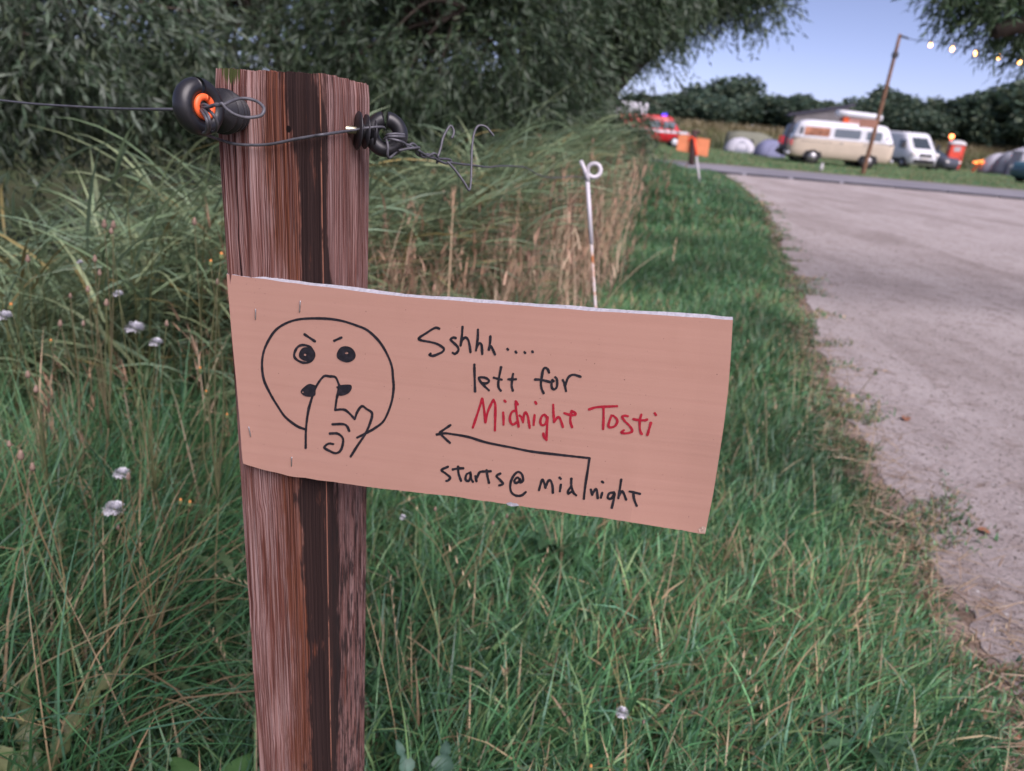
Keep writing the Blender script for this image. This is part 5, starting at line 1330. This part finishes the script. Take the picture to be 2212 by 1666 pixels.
# ---- teal car nose at the frame's right edge
cp_ = gpY(2226, 392, 36)
tc = thing('parked_car', 'dark teal car standing beside the road at the edge of the field', 'car', (cp_[0]+1.7, cp_[1]+0.7, gbase(0, cp_[1])), math.pi+0.1)
M['teal_paint'] = simple('teal_paint', (0.05,0.12,0.16), 0.3, 0.5, 0.06, 3)
body(LC, 'body', [M['teal_paint'], M['teal_paint']], 1.0, tc); end_pane(LC,-.6,.6,1.02,1.36,True,'windscreen',M['glass'],tc,.03)
for s in (-1,1):
    side_pane(LC,-1.3,0.4,1.03,1.33,s,'window',M['glass'],tc); wheel(tc,-1.3,s*.82,.31,.19,s); wheel(tc,1.3,s*.82,.31,.19,s)
    m = MB(); m.box(2.0,2.12,s*.6-.13,s*.6+.13,.62,.76,0,.03); m.build('headlight', M['lens_white'], tc)

# ---- portable toilet and warning lamp
q = gpY(2059, 360, 68)
tz = float(gbase(0, q[1]))
to = thing('portable_toilet', 'red portable toilet with white domed roof and white notice on its door', 'toilet', (q[0]+0.1, q[1]+0.55, tz), -math.radians(18))
m = MB(); m.box(-.56,.56,-.56,.56,.12,2.02,0,.03); m.build('cabin', M['toilet_side'], to)
m = MB(); m.box(-.60,.60,-.60,.60,0,.14,0,.02); m.build('skid_base', M['dark_trim'], to)
m = MB(); m.box(-.50,.50,-.60,-.565,.18,1.96,0,.012); d_o = m.build('door', M['toilet_red'], to)
m = MB(); m.box(-.24,.24,-.612,-.602,1.50,1.86,0,.004); m.build('notice', M['white_plastic'], d_o)
m = MB(); m.box(.34,.42,-.63,-.602,.95,1.15,0,.006); m.build('handle', M['dark_trim'], d_o)
to.scale = (1.08,)*3
v, f = stack_geo([(2.0,-.62,.62,.62,6),(2.08,-.63,.63,.63,6),(2.2,-.55,.55,.55,5),(2.32,-.36,.36,.36,4),(2.36,-.1,.1,.1,3)], 32); mesh_obj('roof', v, f, M['white_plastic'], to, True)
m = MB(); m.box(-.566,-.560,-.2,.2,1.55,1.85); m.build('side_vent', M['white_plastic'], to)
lq = at(2056, 295, proj((q[0]-.2, q[1]+2.6, tz+2))[2])
lp = thing('warning_lamp', 'glowing red-orange warning lamp on a pole above the portable toilet', 'lamp', (lq[0], lq[1], float(gbase(0, lq[1]))))
m = MB(); m.tube([(0,0,-0.3),(0,0,lq[2]-lp.location[2]-.16)], .05, 10); m.build('lamp_post', M['white_plastic'], lp, True)
v, f = lathe_geo([(-.16,.14),(-.14,.19),(.08,.19),(.17,.10),(.19,0)], (0,0,lq[2]-lp.location[2]), (0,0,1), 20); mesh_obj('lens', v, f, M['beacon'], lp, True)

# ---- tents
def dome(name, label, base, L, Wd, Hh, rz, mats, door=True):
    t = thing(name, label, 'tent', base, rz)
    lv = [(Hh*math.sin(a), -L/2*math.cos(a)**.8, L/2*math.cos(a)**.8, Wd/2*math.cos(a)**.8, 3.2-1.0*a/1.5) for a in np.linspace(0, 1.50, 10)]
    v, f = stack_geo(lv, 40); mesh_obj('fly_sheet', v, f, mats[0], t, True)
    if door:
        V = []; n = 14
        for k in range(n+1):
            a = math.pi*k/n; x = 0.62*math.cos(a)*L/2*.7; z = Hh*.80*math.sin(a); V.append((x, -(Wd/2*math.sqrt(max(0, 1-(z/Hh)**2))**.8*1.0+.02), z))
        V2 = [(x, y+.06, z) for x, y, z in V]; N = len(V)
        mesh_obj('door_flap', V+V2, [tuple(range(N)), tuple(range(2*N-1, N-1, -1))]+[(k, k+1, N+k+1, N+k) for k in range(N-1)], mats[1], t)
    for s in (-1, 1):
        pts = [(s*L/2*math.cos(a)**.8*.72, -s*Wd/2*math.cos(a)**.8*.72*1.0, Hh*math.sin(a)+.02) for a in np.linspace(0, 1.5, 8)]
        pts2 = [(-p_[0], -p_[1], p_[2]) for p_ in pts[::-1]]; m = MB(); m.tube(smooth_line(pts+pts2, 3), .02, 6); m.build('tent_pole', mats[2], t, True)
    return t
def gp(px, py, Y=None):
    p = gnd(px, py) if Y is None else gpY(px, py, Y); return (p[0], p[1], float(gbase(0, p[1])))
b = gp(1604, 321, 66); dome('dome_tent', 'white dome tent with grey and teal door beside the olive tent', (b[0], b[1]+1.0, b[2]), 2.6, 2.1, 1.2, -.05, (M['tent_white'], M['tent_grey'], M['tent_white']))
b = gp(1664, 336, 50); dome('dome_tent', 'small blue-grey dome tent at the tail of the dark camper', (b[0]+.2, b[1]+1.0, b[2]), 2.0, 1.7, 1.05, .1, (M['tent_blue'], M['tent_blue'], M['tent_blue']))
b = gp(1650, 324, 62)
OTS = 0.8
ot = thing('tunnel_tent', 'large olive tent standing between the two dome tents', 'tent', (b[0]+.2, b[1]+6.0, b[2]), -.05)
V, Fc = [], []; n = 14
for x, k in ((-2.2,.92),(-1.0,1.0),(1.2,1.0),(2.4,.85)):
    for j in range(n+1):
        a = math.pi*j/n; V.append((x, 1.5*k*math.cos(a), 2.05*k*math.sin(a)**.75))
for i in range(3):
    for j in range(n): Fc.append((i*(n+1)+j, i*(n+1)+j+1, (i+1)*(n+1)+j+1, (i+1)*(n+1)+j))
Fc += [tuple(range(n, -1, -1)), tuple(3*(n+1)+j for j in range(n+1))]; mesh_obj('fly_sheet', V, Fc, M['tent_olive'], ot, True)
m = MB(); m.box(-.45,.35,-1.53,-1.46,.05,1.25,0,.01); m.build('door_flap', M['tent_dark'], ot)
ot.scale = (OTS,)*3
# right-hand camp
b = gp(2140, 357.5, 68)
ft = thing('awning_tent', 'glowing orange lit tent awning propped at the end of the tent row', 'tent', (b[0]+.7, b[1]+1.0, b[2]), -.2)
V, Fc = [], []
for i, x in enumerate(np.linspace(-1.3, 1.3, 9)):
    for j, y in enumerate(np.linspace(-1.0, 1.0, 5)): V.append((x, y, 1.15+.38*x*.55+.22*math.cos(x*1.6)*math.cos(y*1.3)))
for i in range(8):
    for j in range(4): Fc.append((i*5+j, i*5+j+1, i*5+j+6, i*5+j+5))
V += [(x, y, z-.05) for x, y, z in V]; Fc += [tuple(45+k for k in q_[::-1]) for q_ in Fc]
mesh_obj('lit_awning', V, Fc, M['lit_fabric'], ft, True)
m = MB(); m.add([(-1.3,-1,.9),(-1.3,-.55,.9),(-1.75,-.55,0),(-1.75,-1,0),(-1.27,-1,.9),(-1.27,-.55,.9),(-1.70,-.55,0),(-1.70,-1,0)], [(0,1,2,3),(7,6,5,4),(0,3,7,4),(1,5,6,2)]); m.build('side_flap', M['canvas_orange'], ft)
for x, y in ((1.25,-.95),(1.25,.95),(-1.25,.95)): m = MB(); m.tube([(x,y,0),(x,y,1.2)], .02, 6); m.build('pole', M['chrome'], ft)
b = gp(2166, 364, 67); dome('dome_tent', 'pale grey dome tent next to the glowing orange awning', (b[0]+.4, b[1]+1.2, b[2]), 3.1, 2.4, 1.75, -.1, (M['tent_white'], M['tent_white'], M['tent_white']))
b = gp(2188, 366, 65); dome('dome_tent', 'grey dome tent with a dark open door beside the white party tent', (b[0]+.3, b[1]+1.2, b[2]), 2.4, 2.2, 1.9, -.1, (M['tent_grey'], M['tent_dark'], M['tent_white']))
b = gp(2207, 369, 63)
pt = thing('party_tent', 'tall white square tent at the end of the right-hand row', 'tent', (b[0]+.8, b[1]+1.0, b[2]), -.1)
v, f = stack_geo([(0,-1.0,1.0,.95,9),(1.85,-.95,.95,.9,9),(1.95,-1.0,1.0,.95,9),(2.25,-.5,.5,.5,6),(2.4,-.05,.05,.05,3)], 36); mesh_obj('canopy', v, f, M['tent_white'], pt)
m = MB(); m.box(-.35,.35,-.965,-.94,.1,1.7); m.build('door_flap', M['tent_grey'], pt)

# ---- leaning light pole, string lights, small board
pb_ = gnd(1862, 378); pd_ = proj(pb_)[2]
# top: same ground distance, vertical pole leaning slightly
d = ray(1944.5, 74); t = (pb_[1]+0.25)/d[1]; ptop = CP+d*t
po = thing('light_pole', 'thin leaning wooden pole carrying the string lights in front of the camper van', 'pole', pb_)
m = MB(); m.tube(smooth_line([(0,0,-.4), (ptop-pb_)*.5+np.array([0.03,0,0]), ptop-pb_], 5), np.linspace(.085,.055,11), 12); m.build('shaft', M['pole_wood'], po, True)
m = MB(); c_ = (ptop-pb_)*.858; m.box(c_[0]-.10,c_[0]+.10,c_[1]-.12,c_[1]+.02,c_[2]-.09,c_[2]+.09,0,.02); m.build('clamp', M['dark_trim'], po)
bb = at(1876, 267, proj(pb_+(ptop-pb_)*.36)[2]-.12)
bo = thing('direction_board', 'small brown board fixed to the leaning light pole', 'sign', bb)
m = MB(); m.box(-.33,.30,-.012,.012,-.15,.15,0,.004); o = m.build('board', M['board_brown'], bo)
m = MB(); m.box(.10,.16,.012,.03,-.12,.10); m.build('batten', M['pole_wood'], bo)
bulbs = [(2010,97),(2057,106),(2107,116),(2158,124),(2203,134),(2250,144),(2298,156)]
D0 = proj(ptop)[2]; ds = [D0-0.55*(i+1) for i in range(len(bulbs))]
sl = thing('string_light', 'string of glowing warm bulbs running from the leaning pole into the tree', 'string lights', ptop)
cab = [ptop+np.array([0,-.03,-.05]), at(1975, 86.5, D0-.25)]+[at(x, y-9, dd) for (x, y), dd in zip(bulbs, ds)]
m = MB(); m.tube(smooth_line(np.array(cab)-ptop, 5), .014, 6); m.build('cable', M['cable'], sl, True)
m = MB(); m.tube([(0,-.04,-.06),(.30,-.05,-.12)], .035, 8); m.build('hook', M['dark_trim'], sl, True)
for (x, y), dd in zip(bulbs, ds):
    c_ = at(x, y, dd)-ptop; k_ = at(x, y-9, dd)-ptop
    m = MB(); m.tube([k_+np.array([0,0,.02]), c_*.45+k_*.55], .022, 8); so = m.build('socket', M['cable'], sl, True)
    v, f = lathe_geo([(-.075,0),(-.065,.034),(-.02,.055),(.015,.052),(.05,.03),(.075,.02)], c_, (0,0,1), 16); mesh_obj('bulb', v, f, M['bulb'], so, True)

# ---- marker post with two boards, white stake with orange tape
mb_ = gnd(1494, 357); md_ = proj(mb_)[2]
mp = thing('marker_post', 'dark wooden post with a knob, standing where the path meets the road', 'post', mb_)
tp2 = at(1500, 283, md_); hh = tp2-mb_
m = MB(); m.tube([(0,0,-.3), hh*.5, hh], [.10,.095,.09], 10); m.build('shaft', M['dark_wood'], mp, True)
m = MB(); m.tube([hh*.93, hh*.95+np.array([.18,0,.04])], .05, 8); m.build('peg', M['dark_wood'], mp, True)
def board(label, cor, dep):
    P = [at(x, y, dep) for x, y in cor]; c = np.mean(P, 0); n_ = np.cross(P[1]-P[0], P[3]-P[0]); n_ /= np.linalg.norm(n_)
    V = [p_-c+n_*.012 for p_ in P]+[p_-c-n_*.012 for p_ in P]
    o = mesh_obj('cardboard_board', V, [(0,1,2,3),(7,6,5,4),(0,4,5,1),(1,5,6,2),(2,6,7,3),(3,7,4,0)], M['board_orange'], None, loc=c); tag(o, label, 'sign', 'boards on the marker post')
board('orange-brown board on the marker post, end nearer the fire engine', [(1466,291),(1503,293),(1499,332),(1461,325)], md_+.12)
board('orange-brown board on the marker post, end towards the tents', [(1504,297),(1534,302),(1528,339),(1500,333)], md_+.14)
sb_ = gnd(1512, 400); sd_ = proj(sb_)[2]; s_t = at(1500, 299, sd_)
ms = thing('plastic_stake', 'white plastic stake with orange tape around its top beside the marker post', 'stake', sb_)
hh = s_t-sb_; m = MB(); m.tube([-hh*.1, hh*.66], .020, 8); m.build('shaft', M['steel_white'], ms, True)
m = MB(); m.tube([hh*.62, hh*.8, hh], [.026,.030,.028], 8); m.build('tape', M['tape_orange'], ms, True)
m = MB(); m.tube(smooth_line([hh*.98, hh+np.array([-.08,0,.02]), hh+np.array([-.12,0,-.08])], 4), .018, 6); m.build('tape_tail', M['tape_orange'], ms, True)
# ---- small white bottle at the road edge
b = gp(1772, 371)
v, f = lathe_geo([(0,0),(0,.07),(.2,.07),(.26,.03),(.32,.028),(.33,0)], (0,0,0), (0.05,0,1), 14); o = mesh_obj('plastic_bottle', v, f, M['white_plastic'], None, True, loc=b)
tag(o, 'small white plastic bottle standing at the edge of the road', 'bottle')
# ---- chock under the camper
b = gp(1838, 359); m = MB(); m.box(-.3,.3,-.16,.16,0,.13,0,.02); tag(m.build('green_ramp', simple('green_plastic', (0.03,0.2,0.13), 0.5), None, loc=b), 'green plastic levelling ramp lying under the cream camper van', 'ramp')
